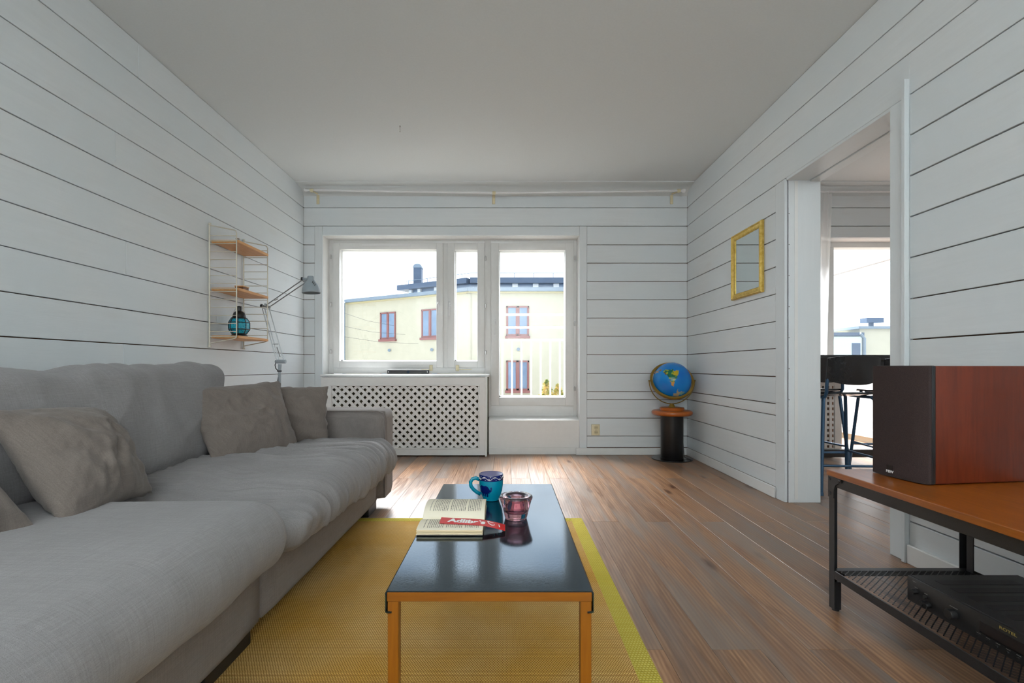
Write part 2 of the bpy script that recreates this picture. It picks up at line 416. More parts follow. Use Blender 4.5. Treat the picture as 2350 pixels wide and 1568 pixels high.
wall_board(wr, XR-.003, XR+T, 2.050, DY0+.003, 0, 1.984, m_plz, 'casing_board')
wall_board(wr, XR-.020, XR+T, 2.032, 2.050, 0, 2.054, m_plz, 'door_strip')
# jambs and soffit linings
wall_board(wr, XR+T, XR2, DY1-.012, DY1, 0, 1.985, m_plz, 'jamb_board'); wall_board(wr, XR+T, XR2, DY0, DY0+.012, 0, 1.985, m_plz, 'jamb_board')
MB().bb(XR+.055, XR+.075, DY1-.0135, DY1-.011, .02, 1.97).build('jamb_groove', m_trimw, wr, smooth=0)
wall_board(wr, XR+.004, XR+.145, DY0, DY1-.012, 1.972, 1.992, m_ply, 'soffit_board'); wall_board(wr, XR+.150, XR2, DY0, DY1-.012, 1.966, 1.992, m_ply, 'soffit_board')
nl = MB()
for k in range(9): nl.lathe([(0, -.0012), (.0028, -.0012), (.0028, 0)], (0, 0, 0), 8, M=Matrix.Translation((XR+.022, DY1-.013, .25+k*.19)) @ Matrix.Rotation(R(-90), 4, 'X') @ Matrix.Rotation(R(180), 4, 'X'))
nl.build('nail', plain('nail_steel', (.12, .11, .1), .5), wr)
MB().bb(XR-.014, XR, 3.03, YB-.016, 0, .07, .003).build('baseboard_right', m_trimw, None, (XR, 4, 0), smooth=0)
MB().bb(XR-.014, XR, YF, 2.03, 0, .08, .003).build('baseboard_right', m_trimw, None, (XR, 0, 0), smooth=0)
# --- rear wall of the room, and the room beyond
wf = MB().bb(XL-.12, XE+.1, YF-.15, YF, -.05, ZC).build('wall_front', plain('rear_wall_white', (.78, .79, .79), .6, vary=.01), None, (0, YF, 0), smooth=0); tag(wf, kind='structure')
w2 = MB().bb(XE, XE+.12, YF, YB+.3, -.05, ZC).build('wall_east', MATS['rear_wall_white'], None, (XE, 2, 0), smooth=0); tag(w2, kind='structure')
w3 = MB().bb(XR2-.002, XR2, YF, DY0, 0, ZC); w3.bb(XR2-.002, XR2, DY1, YB, 0, ZC); w3.bb(XR2-.002, XR2, DY0, DY1, 1.985, ZC)
tag(w3.build('wall_west', MATS['rear_wall_white'], None, (XR2, 2, 0), smooth=0), kind='structure')
DX0, DX1, WX0 = 3.20, 4.02, 2.35
wk = MB(); wk.bb(XR2, WX0, YB+T, YB+.3, -.05, ZC); wk.bb(DX1, XE, YB+T, YB+.3, -.05, ZC); wk.bb(WX0, DX1, YB+T, YB+.3, 2.06, ZC); wk.bb(WX0, DX0-.10, YB+T, YB+.3, -.05, .72)
wk = wk.build('wall_facade', m_gap, None, (3, YB, 0), smooth=0); tag(wk, 'window wall of the room beyond the doorway', kind='structure')
zz = [2.052, 2.162, 2.335, 2.47]
for a, b in zip(zz, zz[1:]): wall_board(wk, XR2, XE, YB, YB+T, a+.003, b-.003, m_plx)
for i in range(12):
    wall_board(wk, XR2, WX0, YB, YB+T, SE[i]+.002, SE[i+1]-.002, m_plx); wall_board(wk, DX1+.06, XE, YB, YB+T, SE[i]+.002, SE[i+1]-.002, m_plx)
# --- floor: pine boards, both rooms
fl = MB().bb(XL-.1, XE+.1, YF, YB+.3, -.12, -.021).build('floor', m_floorgap, None, (0, 0, 0), smooth=0); tag(fl, 'brown oiled pine floorboards running towards the window', kind='structure')
pw = .1425; x = .4617-pw*17
k = 0
meshes = {}
while x < XE:
    c = (k-17) % 2
    ends = [YF, .41, 2.574, YB+.02] if c == 0 else [YF, 1.41, 3.575, YB+.02]
    if x > XR2-.1: ends = [e+((k*7) % 5)*.23-.5 if 0 < q < 3 else e for q, e in enumerate(ends)]
    xw0, xw1 = x, x+pw
    if xw1 > XL-.05:
        for a, b in zip(ends, ends[1:]):
            if b <= a: continue
            key = round(b-a, 3)
            if key not in meshes:
                o = MB().bb(x+.0005, x+pw-.0005, a+.0006, b-.0006, -.02, 0, .0007).build('plank', m_floor, fl, (x+pw/2, (a+b)/2, 0), smooth=0); meshes[key] = o.data
            else:
                o = bpy.data.objects.new('plank', meshes[key]); link(o, (x+pw/2, (a+b)/2, 0), fl)
    x += pw; k += 1
# --- ceiling
ce = MB().bb(XL-.1, XE+.1, YF-.1, YB+.3, ZC, ZC+.12).build('ceiling', m_ceil, None, (0, 0, ZC), smooth=0); tag(ce, 'plain off-white plaster ceiling', kind='structure')
hk = MB().lathe([(0, 0), (.006, 0), (.006, -.008), (.002, -.010), (.002, -.03)], (-.747, 3.36, ZC), 10)
hk.tube([(-.747, 3.36, ZC-.03), (-.742, 3.36, ZC-.036), (-.747, 3.36, ZC-.042), (-.752, 3.36, ZC-.037)], .0015, 6)
tag(hk.build('ceiling_hook', m_nickel, None, (-.747, 3.36, ZC)), 'small screw hook in the bare ceiling', 'hook')

# ================================================================= windows
YW = 4.70; q = YW/F
def wx(p): return (p-CX)*q
def wz(p): return EYE-(p-CY)*q
fr = empty('trim_4', (-.5, YW, .76), 'white outer frame of the triple window', kind='structure')
def bar(par, name, p0, p1, r0, r1, y0, y1, mat=m_trimw, bev=.003):
    return MB().bb(wx(p0), wx(p1), y0, y1, wz(r1), wz(r0), bev, 2).build(name, mat, par, smooth=30)
bar(fr, 'frame_side', 754, 766, 549, 856, 4.695, 4.80); bar(fr, 'frame_head', 754, 1325, 546, 559, 4.6965, 4.801)
bar(fr, 'frame_foot', 754, 1126, 844, 858, 4.6972, 4.802); bar(fr, 'mullion', 1017, 1028, 550, 850, 4.698, 4.803)
bar(fr, 'mullion', 1112, 1127, 550, 958, 4.6957, 4.8035); bar(fr, 'frame_side', 1316, 1327, 549, 958, 4.695, 4.80); bar(fr, 'frame_foot', 1120, 1327, 931, 958, 4.705, 4.80)
HAND = None
def handle(par, px, py):
    x, z = wx(px), wz(py); mb = MB(); mb.bb(x-.012, x+.012, 4.672, 4.682, z+.03, z+.09, .004, 2)
    mb.tube([(x, 4.676, z+.055), (x, 4.655, z+.062), (x-.003, 4.640, z+.055), (x-.006, 4.635, z+.03), (x-.006, 4.635, z-.06)], .0075, 8)
    mb.build('handle', m_metalw, par, smooth=50)
def window(name, label, p, g, hinges, hp, hd):
    x0, x1, r0, r1 = p; a0, a1, b0, b1 = g
    wn = empty(name, (wx((x0+x1)/2), 4.70, wz(r1)), label, kind='structure')
    Y0, Y1 = 4.682, 4.74
    bar(wn, 'stile', x0, a0, r0, r1, Y0, Y1); bar(wn, 'stile', a1, x1, r0, r1, Y0, Y1)
    bar(wn, 'rail', a0+.05, a1-.05, r0, b0, Y0+.001, Y1); bar(wn, 'rail', a0+.05, a1-.05, b1, r1, Y0+.001, Y1)
    bd = MB()                                                     # outer frame of the double glazing seen behind
    d = 1.6; Ya, Yb = 4.742, 4.79
    bd.bb(wx(a0)-.004, wx(a0)+.012, Ya, Yb, wz(b1), wz(b0)); bd.bb(wx(a1)-.004, wx(a1)+.006, Ya, Yb, wz(b1), wz(b0))
    bd.bb(wx(a0), wx(a1), Ya, Yb, wz(b0)-.006, wz(b0)+.006); bd.bb(wx(a0), wx(a1), Ya, Yb, wz(b1)-.006, wz(b1)+.012)
    bd.build('glazing_frame', m_trimw, wn, smooth=0)
    MB().bb(wx(a0)-.004, wx(a1)+.004, 4.715, 4.719, wz(b1)-.004, wz(b0)+.004).build('pane', m_glass, wn, smooth=0)
    for h in hinges:
        MB().tube([(wx(hp), 4.680, wz(h)-.018), (wx(hp), 4.680, wz(h)+.018)], .008, 10).lathe([(.004, .018), (.006, .022), (0, .027)], (wx(hp), 4.68, wz(h)), 8).build('hinge', m_nickel, wn)
    handle(wn, *hd); return wn
win1 = window('window_1', 'large left casement of the triple window', (766, 1017, 559, 844), (780, 1002, 573, 829), (591, 700, 808), 761, (1007, 712))
win2 = window('window_2', 'narrow middle casement of the triple window', (1028, 1112, 559, 844), (1043, 1096, 574, 829), (594, 703, 810), 1114.5, (1033, 712))
win3 = window('window_3', 'tall right casement reaching almost to the floor', (1127, 1316, 559, 931), (1145, 1297, 575, 912), (594, 744, 893), 1318.5, (1136.5, 755))
MB().bb(wx(832), wx(944), 4.678, 4.684, wz(566), wz(561), .001).build('vent_strip', m_metalw, win1, smooth=0)
for wn, px in ((win1, 990), (win2, 1050)):
    x, z = wx(px), wz(845); mb = MB().bb(x-.016, x+.016, 4.672, 4.684, z-.028, z+.03, .003)
    mb.tube([(x-.09 if px < 1000 else x, 4.668, z-.012), (x if px < 1000 else x+.14, 4.668, z-.014)], .004, 6)
    mb.build('stay_latch', m_cream, wn)
# sill
tag(MB().bb(-1.742, -.165, 4.47, 4.70, .739, .761, .005, 2).build('trim_5', m_trimw, None, (-.9, 4.5, .74), smooth=30), 'white wooden window sill above the radiator cover', kind='structure')
# black bar on the sill
sb = empty('sensor_bar', (-.94, 4.60, .761), 'flat black electronic bar with rounded ends lying on the window sill', 'electronic bar')
MB().bb(-1.143, -.742, 4.58, 4.61, .763, .802, .008, 3).build('casing', m_blackpl, sb)
MB().lathe([(0, 0), (.013, 0), (.013, .003), (0, .003)], (0, 0, 0), 20, M=Matrix.Translation((-.94, 4.58, .783)) @ Matrix.Rotation(R(90), 4, 'X')).build('lens', plain('dark_lens', (.02, .03, .05), .1), sb)
for x in (-1.128, -.757): MB().lathe([(0, 0), (.005, 0), (.005, .002), (0, .002)], (0, 0, 0), 12, M=Matrix.Translation((x, 4.58, .783)) @ Matrix.Rotation(R(90), 4, 'X')).build('screw', m_nickel, sb)
# French balcony railing
YR = 4.98
rl = empty('balcony_railing', (.28, YR, -.1), 'white tubular railing outside the tall window with thin vertical bars', 'railing')
X0, X1 = -.22, .78
def rz(py): return EYE-(py-CY)*YR/F
for p in (722.5, 752, 781): MB().tube([(X0, YR, rz(p)), (X1, YR, rz(p))], .0125, 10).build('rail', m_metalw, rl)
MB().tube([(X0, YR, -.02), (X1, YR, -.02)], .0125, 10).build('rail', m_metalw, rl)
for i in range(-1, 9):
    x = (1153+22*i-CX)*YR/F
    if X0 < x < X1: MB().tube([(x, YR, -.02), (x, YR, rz(781))], .0095, 8).build('upright', m_metalw, rl)
for x in (X0+.01, X1-.01):
    MB().tube([(x, YR, -.02), (x, YR, rz(720))], .0125, 8).build('post', m_metalw, rl)
    for z in (.1, 1.3): MB().tube([(x, 4.82, z), (x, YR, z)], .010, 8).build('bracket', m_metalw, rl)

# ================================================================= radiator + cover
rc = empty('radiator_cover', (-.95, 4.45, 0), 'white radiator cover with diagonal lattice front under the window sill', 'radiator cover')
cx0, cx1, lx0, lx1 = -1.701, -.20, -1.622, -.262
Yc = 4.44; zt, zb, lz0, lz1 = .735, .012, .081, .654
def mitre(par, name, pts, mat):
    MB().prism(pts, Yc, Yc+.022, lambda u, v, d: Vector((u, d, v))).build(name, mat, par, smooth=0)
mitre(rc, 'frame_board', [(cx0, zt), (cx1, zt), (lx1, lz1), (lx0, lz1)], m_trimw); mitre(rc, 'frame_board', [(cx0, zb), (cx1, zb), (lx1, lz0), (lx0, lz0)], m_trimw)
mitre(rc, 'frame_board', [(cx0, zb), (lx0, lz0), (lx0, lz1), (cx0, zt)], m_trimw); mitre(rc, 'frame_board', [(cx1, zb), (lx1, lz0), (lx1, lz1), (cx1, zt)], m_trimw)
bd = MB()
for a in ((lx0-.012, lx1+.012, lz1, lz1+.012), (lx0-.012, lx1+.012, lz0-.012, lz0), (lx0-.012, lx0, lz0, lz1), (lx1, lx1+.012, lz0, lz1)):
    bd.bb(a[0], a[1], Yc-.006, Yc, a[2], a[3], .002)
bd.build('bead', m_trimw, rc, smooth=0)
MB().bb(cx1, cx1+.018, Yc-.001, YB+.04, .0, zt+.003, .002).build('side_panel', m_trimw, rc, smooth=0); MB().bb(cx0-.018, cx0, Yc, YB, 0, zt).build('side_panel', m_trimw, rc, smooth=0)
la = empty('lattice', (-.95, 4.455, .37)); la.parent = rc; la.location = Vector((-.95, 4.455, .37))-WORLD[rc.name]
pitch = .0718; sw = .0262
def clip_slat(c, s):
    # line u + s*v = c inside the opening; returns polygon of the strip clipped to the rectangle
    hw = sw/math.sqrt(2)*1.0
    def clip(poly, f):
        out = []
        for i in range(len(poly)):
            a, b = poly[i], poly[(i+1) % len(poly)]; fa, fb = f(a), f(b)
            if fa >= 0: out.append(a)
            if (fa >= 0) != (fb >= 0):
                t = fa/(fa-fb); out.append((a[0]+(b[0]-a[0])*t, a[1]+(b[1]-a[1])*t))
        return out
    p = [(lx0, lz0), (lx1, lz0), (lx1, lz1), (lx0, lz1)]
    p = clip(p, lambda a: (a[0]+s*a[1])-(c-sw*math.sqrt(2)/2)) if p else p
    p = clip(p, lambda a: (c+sw*math.sqrt(2)/2)-(a[0]+s*a[1])) if p else p
    return p
for s, d0, d1 in ((1, 4.448, 4.455), (-1, 4.4555, 4.4625)):
    lo = lx0+(lz0 if s > 0 else -lz1); hi = lx1+(lz1 if s > 0 else -lz0)
    c = lo+.02
    while c < hi:
        p = clip_slat(c, s)
        if len(p) >= 3 and max(a[0] for a in p)-min(a[0] for a in p) > .02: MB().prism(p, d0, d1, lambda u, v, d: Vector((u, d, v))).build('slat', m_trimw, la, smooth=0)
        c += pitch
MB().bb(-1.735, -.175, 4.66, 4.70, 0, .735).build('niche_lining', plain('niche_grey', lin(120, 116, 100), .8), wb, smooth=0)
rd = empty('radiator', (-.95, 4.6, .1), 'pale ribbed radiator behind the lattice cover', 'radiator')
m_rad = plain('aged_radiator_enamel', lin(128, 122, 98), .5)
for i in range(26):
    x = -1.58+i*.048
    if x < -.42: MB().bb(x, x+.030, 4.53, 4.62, .10, .66, .012, 2).build('rib', m_rad, rd)
MB().bb(-1.60, -.42, 4.56, 4.60, .12, .16, .006).build('header', m_rad, rd); MB().bb(-1.60, -.42, 4.56, 4.60, .58, .62, .006).build('header', m_rad, rd)
MB().tube([(-.42, 4.58, .14), (-.32, 4.58, .14), (-.32, 4.58, .0)], .010, 8).build('pipe', m_rad, rd)
# curtain rod
cr = empty('curtain_rod', (-.1, 4.42, 2.45), 'long white curtain rod below the ceiling above the windows', 'curtain rod')
def RW(px, py, Y=4.42): return W(px, py, Y)
MB().tube([RW(700, 436), RW(1133, 443), RW(1571, 438)], .0095, 10).build('rod', m_metalw, cr)
for px, py, s in ((703, 436.5, -1), (1568, 438, 1)):
    p = RW(px, py); MB().lathe([(0, -.02), (.014, -.018), (.018, -.008), (.016, .006), (.010, .014), (.010, .03)], (0, 0, 0), 14, M=Matrix.Translation(p) @ Matrix.Rotation(R(-90*s), 4, 'Y')).build('finial', m_metalw, cr)
for px, pr, py in ((730, 715, 437), (1133, 1133, 443), (1541, 1557, 438)):
    a = W(px, 469, YB); mb = MB().bb(a.x-.014, a.x+.014, YB-.006, YB, a.z, a.z+.105, .003)
    r = RW(pr, py); mb.tube([(a.x, YB-.006, a.z+.095), (r.x, 4.45, r.z+.002), (r.x, 4.42, r.z-.014)], .007, 6); mb.tube([(r.x+.018*math.cos(t*.7), 4.42+.0, r.z) for t in (0,)]+[(r.x-.012, 4.42, r.z)], .015, 10)
    mb.build('bracket', m_cream, cr)
# outlet
ou = empty('wall_outlet', W(1366, 998, YB), 'cream double power socket low on the plank wall right of the window', 'power socket')
a = W(1357, 974, YB); b = W(1376, 999, YB)
MB().bb(a.x, b.x, YB-.012, YB, b.z, a.z, .003, 2).build('plate', m_cream, ou)
for z in (a.z-.030, a.z-.074):
    mb = MB().lathe([(.0, 0), (.017, 0), (.019, .002), (.019, .004), (.0, .004)], (0, 0, 0), 20, M=Matrix.Translation(((a.x+b.x)/2+.004, YB-.012, z)) @ Matrix.Rotation(R(90), 4, 'X')); mb.build('socket', plain('socket_shade', lin(200, 188, 150), .5) if 'socket_shade' not in MATS else MATS['socket_shade'], ou)
    mb = MB()
    for dx in (-.0065, .0065): mb.lathe([(0, 0), (.0027, 0), (.0027, .0012), (0, .0012)], (0, 0, 0), 8, M=Matrix.Translation(((a.x+b.x)/2+.004+dx, YB-.0160, z)) @ Matrix.Rotation(R(90), 4, 'X'))
    mb.build('pin_holes', m_black, ou)

# ================================================================= outdoors
m_cre = plain('cream_render', lin(180, 176, 156), .9, bump=.1, bscale=3, vary=.03)
m_redw = plain('oxide_red_paint', lin(128, 76, 72), .5)
m_zinc = plain('zinc_sheet', lin(112, 128, 142), .5, vary=.06, bscale=2)
m_zincd = plain('dark_zinc_sheet', lin(66, 84, 106), .5, vary=.06, bscale=2)
m_pane = plain('reflecting_pane', lin(104, 128, 154), .05, vary=.15, bscale=1.5)
gnd = MB().bb(-60, 90, 5.5, 120, -9.2, -9).build('ground', plain('courtyard_gravel', lin(150, 146, 136), .95), None, (0, 30, -9), smooth=0); tag(gnd, 'courtyard ground far below the window', kind='structure')
bl = empty('apartment_building', (0, 27, -9), 'cream rendered building across the courtyard with red windows and a zinc rooftop storey', 'building')
A = Vector((-2.07, 26, 0)); B = Vector((-10.6, 30.9, 0)); E = Vector((17.5, 26, 0)); dirL = (B-A).normalized(); nL = Vector((-dirL.y, dirL.x, 0));
if nL.y < 0: nL = -nL
def quadwall(mb, p, q_, z0, z1, th, n):
    a, b = Vector(p), Vector(q_); n = Vector(n)*th
    mb.raw([(a.x, a.y, z0), (b.x, b.y, z0), (b.x, b.y, z1), (a.x, a.y, z1), (a.x+n.x, a.y+n.y, z0), (b.x+n.x, b.y+n.y, z0), (b.x+n.x, b.y+n.y, z1), (a.x+n.x, a.y+n.y, z1)],
           [(0, 1, 2, 3), (7, 6, 5, 4), (0, 3, 7, 4), (1, 5, 6, 2), (3, 2, 6, 7), (0, 4, 5, 1)])
mb = MB(); quadwall(mb, A, E, -9, 5.0, 8, (0, 1, 0)); mb.build('wall', m_cre, bl, smooth=0)
mb = MB(); quadwall(mb, A, B, -9, 5.0, 6, nL); mb.build('wall', m_cre, bl, smooth=0)
def along(mb, pts, z0, z1, y0, y1):
    for (p, q_, n) in pts: quadwall(mb, Vector(p)+Vector(n)*y0, Vector(q_)+Vector(n)*y0, z0, z1, y1-y0, n)
nR = Vector((0, 1, 0)); segs = [(A-Vector((0.1, 0, 0)), E, nR), (B, A+Vector((.1, -.06, 0)), nL)]
mb = MB(); along(mb, segs, 4.90, 5.08, -.28, .4); mb.build('gutter', m_zinc, bl, smooth=0)
mb = MB(); along(mb, segs, 4.82, 4.92, -.10, .1); mb.build('cornice', plain('cream_trim', lin(190, 180, 140), .8), bl, smooth=0)
mb = MB(); along(mb, segs, 5.07, 5.2, .25, 2.4); mb.build('roof_deck', m_zinc, bl, smooth=0)
PA = Vector((-2.1, 28, 0)); PB = PA+dirL*5.3
psegs = [(PA, Vector((17, 28, 0)), nR), (PB, PA, nL)]
mb = MB(); along(mb, [psegs[0], (PB-dirL*-.0, PA, nL)], 5.66, 5.97, -.45, 5); mb.build('roof_slab', m_zincd, bl, smooth=0)
mb = MB(); along(mb, [psegs[0], (PA+dirL*4.6, PA, nL)], 5.2, 5.68, 0, 4.5); mb.build('glass_band', m_pane, bl, smooth=0)
mb = MB(); along(mb, [psegs[0], (PA+dirL*4.6, PA, nL)], 5.18, 5.36, -.08, .1); mb.build('ledge', m_trimw, bl, smooth=0)
for i in range(-1, 14):
    x = (1182+47*i-CX)*28/F
    MB().bb(x-.16, x+.16, 27.85, 28.05, 5.2, 5.68).build('post', m_trimw, bl, smooth=0)
for t in (1.2, 2.5, 3.8, 4.5):
    p = PA+dirL*t; MB().box((p.x, p.y-.08, 5.44), (.22, .2, .48), rot=(0, 0, math.atan2(dirL.y, dirL.x))).build('post', m_trimw, bl, smooth=0)
MB().tube([PB+Vector((.3, -.2, 6.27)), PA+Vector((0, -.2, 6.27)), Vector((17, 27.8, 6.27))], .018, 6).build('roof_railing', m_zinc, bl)
for i in range(0, 13):
    x = (1180.6+44.2*i-CX)*28/F; MB().tube([(x, 27.8, 5.95), (x, 27.8, 6.27)], .018, 6).build('railing_post', m_zinc, bl)
for t in (.6, 1.9, 3.2, 4.7):
    p = PA+dirL*t; MB().tube([(p.x, p.y-.15, 5.95), (p.x, p.y-.15, 6.27)], .018, 6).build('railing_post', m_zinc, bl)
ch = MB().bb(-5.89, -5.39, 30.3, 30.9, 5.9, 7.1, .01).build('chimney', m_zincd, bl, smooth=0)
mb = MB().prism([(-.27, 0), (.27, 0), (.27, .04), (.25, .13), (.18, .21), (.08, .25), (-.08, .25), (-.18, .21), (-.25, .13), (-.27, .04)], 30.28, 30.92, lambda u, v, d: Vector((-5.64+u, d, 7.1+v))); mb.build('chimney_cap', m_zinc, ch)
def bwin(c, ang, w_, h_, z0):
    M = Matrix.Translation((c[0], c[1], z0)) @ Matrix.Rotation(ang, 4, 'Z')
    mb = MB(); hw = w_/2
    for x0, x1, a, b in ((-hw, -hw+.08, 0, h_), (hw-.08, hw, 0, h_), (-.07, .07, 0, h_), (-hw, hw, h_-.09, h_), (-hw, hw, 0, .1)): mb.bb(x0, x1, -.06, .08, a, b, 0, mat=M)
    for x0, x1 in ((-hw+.08, -.07), (.07, hw-.08)):
        for a in ((x0, x0+.035, .1, h_-.09), (x1-.035, x1, .1, h_-.09)): mb.bb(a[0], a[1], -.03, .06, a[2], a[3], 0, mat=M)
    f = mb.build('window', m_redw, bl, smooth=0)
    MB().bb(-hw-.06, hw+.06, -.14, .02, -.14, 0, mat=M).build('window_sill', m_redw, f, smooth=0)
    for x0, x1 in ((-hw+.08, -.07), (.07, hw-.08)): MB().bb(x0, x1, -.028, .02, .1, h_-.09, mat=M).build('pane', m_pane, f, smooth=0)
angL = math.atan2(-dirL.y, -dirL.x)
for x in (.6, 4.6, 8.6, 12.6):
    for z in (2.5, -.45, -3.4): bwin((x, 26.0), 0, 1.24, 1.62, z)
for t in (2.62, 5.85):
    p = A+dirL*t
    for z in (2.5, -.45, -3.4): bwin((p.x, p.y), angL, 1.24, 1.62, z)
for c, z in (((.64, 25.97), 1.78), ((-4.24, 27.18), 1.80), ((-7.04, 28.78), 1.82)):
    MB().lathe([(0, 0), (.09, 0), (.09, .06), (0, .06)], (0, 0, 0), 12, M=Matrix.Translation((c[0], c[1], z)) @ Matrix.Rotation(R(90), 4, 'X')).build('wall_vent', m_zinc, bl)
MB().tube([(-10.35, 30.5, -9), (-10.35, 30.5, 4.6), (-10.25, 30.2, 4.9)], .09, 8).build('downpipe', m_zinc, bl)
MB().bb(-1.95, -1.90, 25.97, 26.02, -9, 4.9).build('render_joint', plain('joint_shade', lin(168, 162, 142), .9), bl, smooth=0)
# second building seen through the balcony door of the next room
b2 = empty('house_by_balcony', (22, 31, -9), 'low cream house with a glazed balcony seen beyond the bar table window', 'building')
MB().bb(22.1, 34, 30, 40, -9, 3.2).build('wall', m_cre, b2, smooth=0); MB().bb(21.9, 34, 29.8, 40, 3.2, 3.36).build('roof_edge', m_zinc, b2, smooth=0)
MB().bb(20.2, 22.1, 31, 40, -9, 3.0).build('balcony_wall', plain('pale_render', lin(214, 214, 204), .9), b2, smooth=0)
MB().bb(20.2, 22.1, 29.6, 31, 2.75, 2.95).build('balcony_roof', m_zincd, b2, smooth=0)
MB().bb(20.3, 22.0, 29.7, 29.74, -.2, 2.7).build('balcony_glass', plain('pale_glass', lin(190, 212, 224), .1), b2, smooth=0); MB().bb(21.4, 21.9, 29.66, 29.7, .4, 2.3).build('blue_screen', m_zincd, b2, smooth=0)
MB().tube([(22.15, 29.7, -9), (22.15, 29.7, 2.6), (21.8, 29.6, 2.9)], .1, 8).build('downpipe', m_zinc, b2)
MB().bb(23.3, 24.4, 31, 31.6, 3.7, 4.0).build('roof_vent', m_zincd, b2, smooth=0); MB().bb(23.7, 23.9, 31.2, 31.4, 3.2, 3.7).build('vent_post', m_zincd, b2, smooth=0)
# tree top behind the railing
tr = empty('tree', (2.0, 18, -9), 'yellow-green tree top seen between the railing bars outside', 'tree')
MB().tube([(2.0, 18, -9), (2.02, 18, -4), (1.95, 18, -1.4)], .12, 8, rr=[.16, .12, .05]).build('trunk', plain('bark', lin(92, 78, 60), .9), tr)
mb = MB(); rnd = random.Random(3)
tips = [((1254-CX)*18/F, .33, .42), ((1281-CX)*18/F, .17, .38), (1.2, -.6, .7), (2.5, -.7, .8)]
for tx, tz, wd in tips:
    for i in range(900):
        h = rnd.random(); r = wd*(h**.55)*math.sqrt(rnd.random())*1.05; a = rnd.random()*6.283
        c = Vector((tx+r*math.cos(a), 18+r*math.sin(a), tz-h*1.6)); d = Vector((math.cos(a)*.8, math.sin(a)*.8, rnd.uniform(-.3, .9))).normalized()*rnd.uniform(.07, .15); s_ = d.cross(Vector((rnd.random(), rnd.random(), rnd.random()))).normalized()*.035
        mb.raw([c-d*.5, c+s_, c+d*.6, c-s_], [(0, 1, 2, 3)])
lv = NT('tree_leaf'); lv.set(Roughness=.6); lv.base(lv.mix(lv.rng(lv.noise(lv.coord(), 5, 2), .4, .6), lin(132, 146, 76), lin(224, 196, 120)))
tag(mb.build('foliage', lv.m, tr, smooth=0, fix=False), kind='stuff')
m_wire = plain('cable_black', (.05, .05, .06), .6)
for k, (a, b) in enumerate(((W(770, 712, 24), W(905, 748, 27.6)), (W(770, 745, 24), W(930, 768, 27.2)), (W(770, 770, 24), W(960, 789, 27)))):
    mid = (a+b)/2-Vector((0, 0, .12)); tag(MB().tube([a, mid, b], .007, 5).build('overhead_wire', m_wire, None, a), ['uppermost of the three thin wires crossing the left part of the cream building', 'middle one of the three thin wires crossing the left part of the cream building', 'lowest of the three thin wires crossing the left part of the cream building'][k], 'wire', 'wires outside the large window')

# ================================================================= room beyond: window, open balcony door, balcony
kf = empty('trim_6', (3.2, 4.70, 0), 'white frame around the window and balcony door of the next room', kind='structure')
for a in ((WX0, DX1+.0, 2.0, 2.076), (3.13, 3.205, .02, 2.0), (DX1-.05, DX1+.02, .02, 2.0), (WX0, WX0+.05, .72, 2.0), (WX0, 3.13, .72, .78)): MB().bb(a[0], a[1], 4.69, 4.79, a[2], a[3], .004).build('frame_piece', m_trimw, kf, smooth=0)
MB().bb(WX0, DX1, YB+T, 4.70, 2.052, 2.066).build('head_reveal', m_trimw, kf, smooth=0)
MB().bb(3.20, DX1-.05, 4.66, 4.80, -.02, .03, .004).build('threshold', m_trimw, kf, smooth=0)
w4 = empty('window_4', (2.75, 4.68, .78), 'casement beside the balcony door in the next room', kind='structure')
for a in ((WX0+.05, WX0+.12, .78, 2.0), (3.055, 3.13, .78, 2.0), (WX0+.12, 3.055, 1.92, 2.0), (WX0+.12, 3.055, .78, .86)): MB().bb(a[0], a[1], 4.675, 4.74, a[2], a[3], .003).build('sash_piece', m_trimw, w4, smooth=0)
MB().bb(WX0+.12, 3.055, 4.71, 4.714, .86, 1.92).build('pane', m_glass, w4, smooth=0)
hx = (1889-CX)*4.66/F; mb = MB(); mb.tube([(hx, 4.675, 1.42), (hx, 4.65, 1.42), (hx+.01, 4.64, 1.41), (hx+.02, 4.64, 1.38), (hx+.018, 4.64, 1.29)], .008, 8); mb.build('handle', m_metalw, w4)
m_greyed = plain('greyed_white', (.50, .51, .52), .6)  # door leaf's white darkened in its colour to hold against the bright sky
d1 = empty('door_1', (4.0, 4.82, 0), 'glazed balcony door standing open outwards', kind='structure')
for n_, a in (('stile', (4.86, 4.97, .05, 2.06)), ('stile', (5.93, 6.04, .05, 2.06)), ('rail', (4.97, 5.93, 1.95, 2.06)), ('rail', (4.97, 5.93, .72, .83))): MB().bb(3.985, 4.03, a[0], a[1], a[2], a[3], .004).build(n_, m_greyed, d1, smooth=0)
MB().bb(4.0, 4.02, 4.97, 5.93, .05, .72).build('panel', m_trimw, d1, smooth=0); MB().bb(3.995, 4.015, 4.97, 5.93, .05, .14, .003).build('kick_board', m_trimw, d1, smooth=0); MB().bb(4.005, 4.009, 4.97, 5.93, .83, 1.95).build('pane', m_glass, d1, smooth=0)
bs = MB().bb(2.9, 4.6, 4.83, 6.4, -.16, -.02).build('balcony_slab', plain('terracotta_deck', lin(170, 128, 100), .8, vary=.1, bscale=12), None, (3.7, 5.6, -.1), smooth=0); tag(bs, 'reddish balcony deck outside the open balcony door', kind='structure')
tag(MB().bb(4.05, 4.12, 4.83, 6.4, -.02, .95).build('wall_balcony', m_cre, None, (4.1, 5.6, 0), smooth=0), 'cream balcony side wall', kind='structure')
bp = empty('balcony_plant', (3.88, 5.85, -.02), 'low green plant on the balcony deck outside the open door', 'plant')
mb = MB()
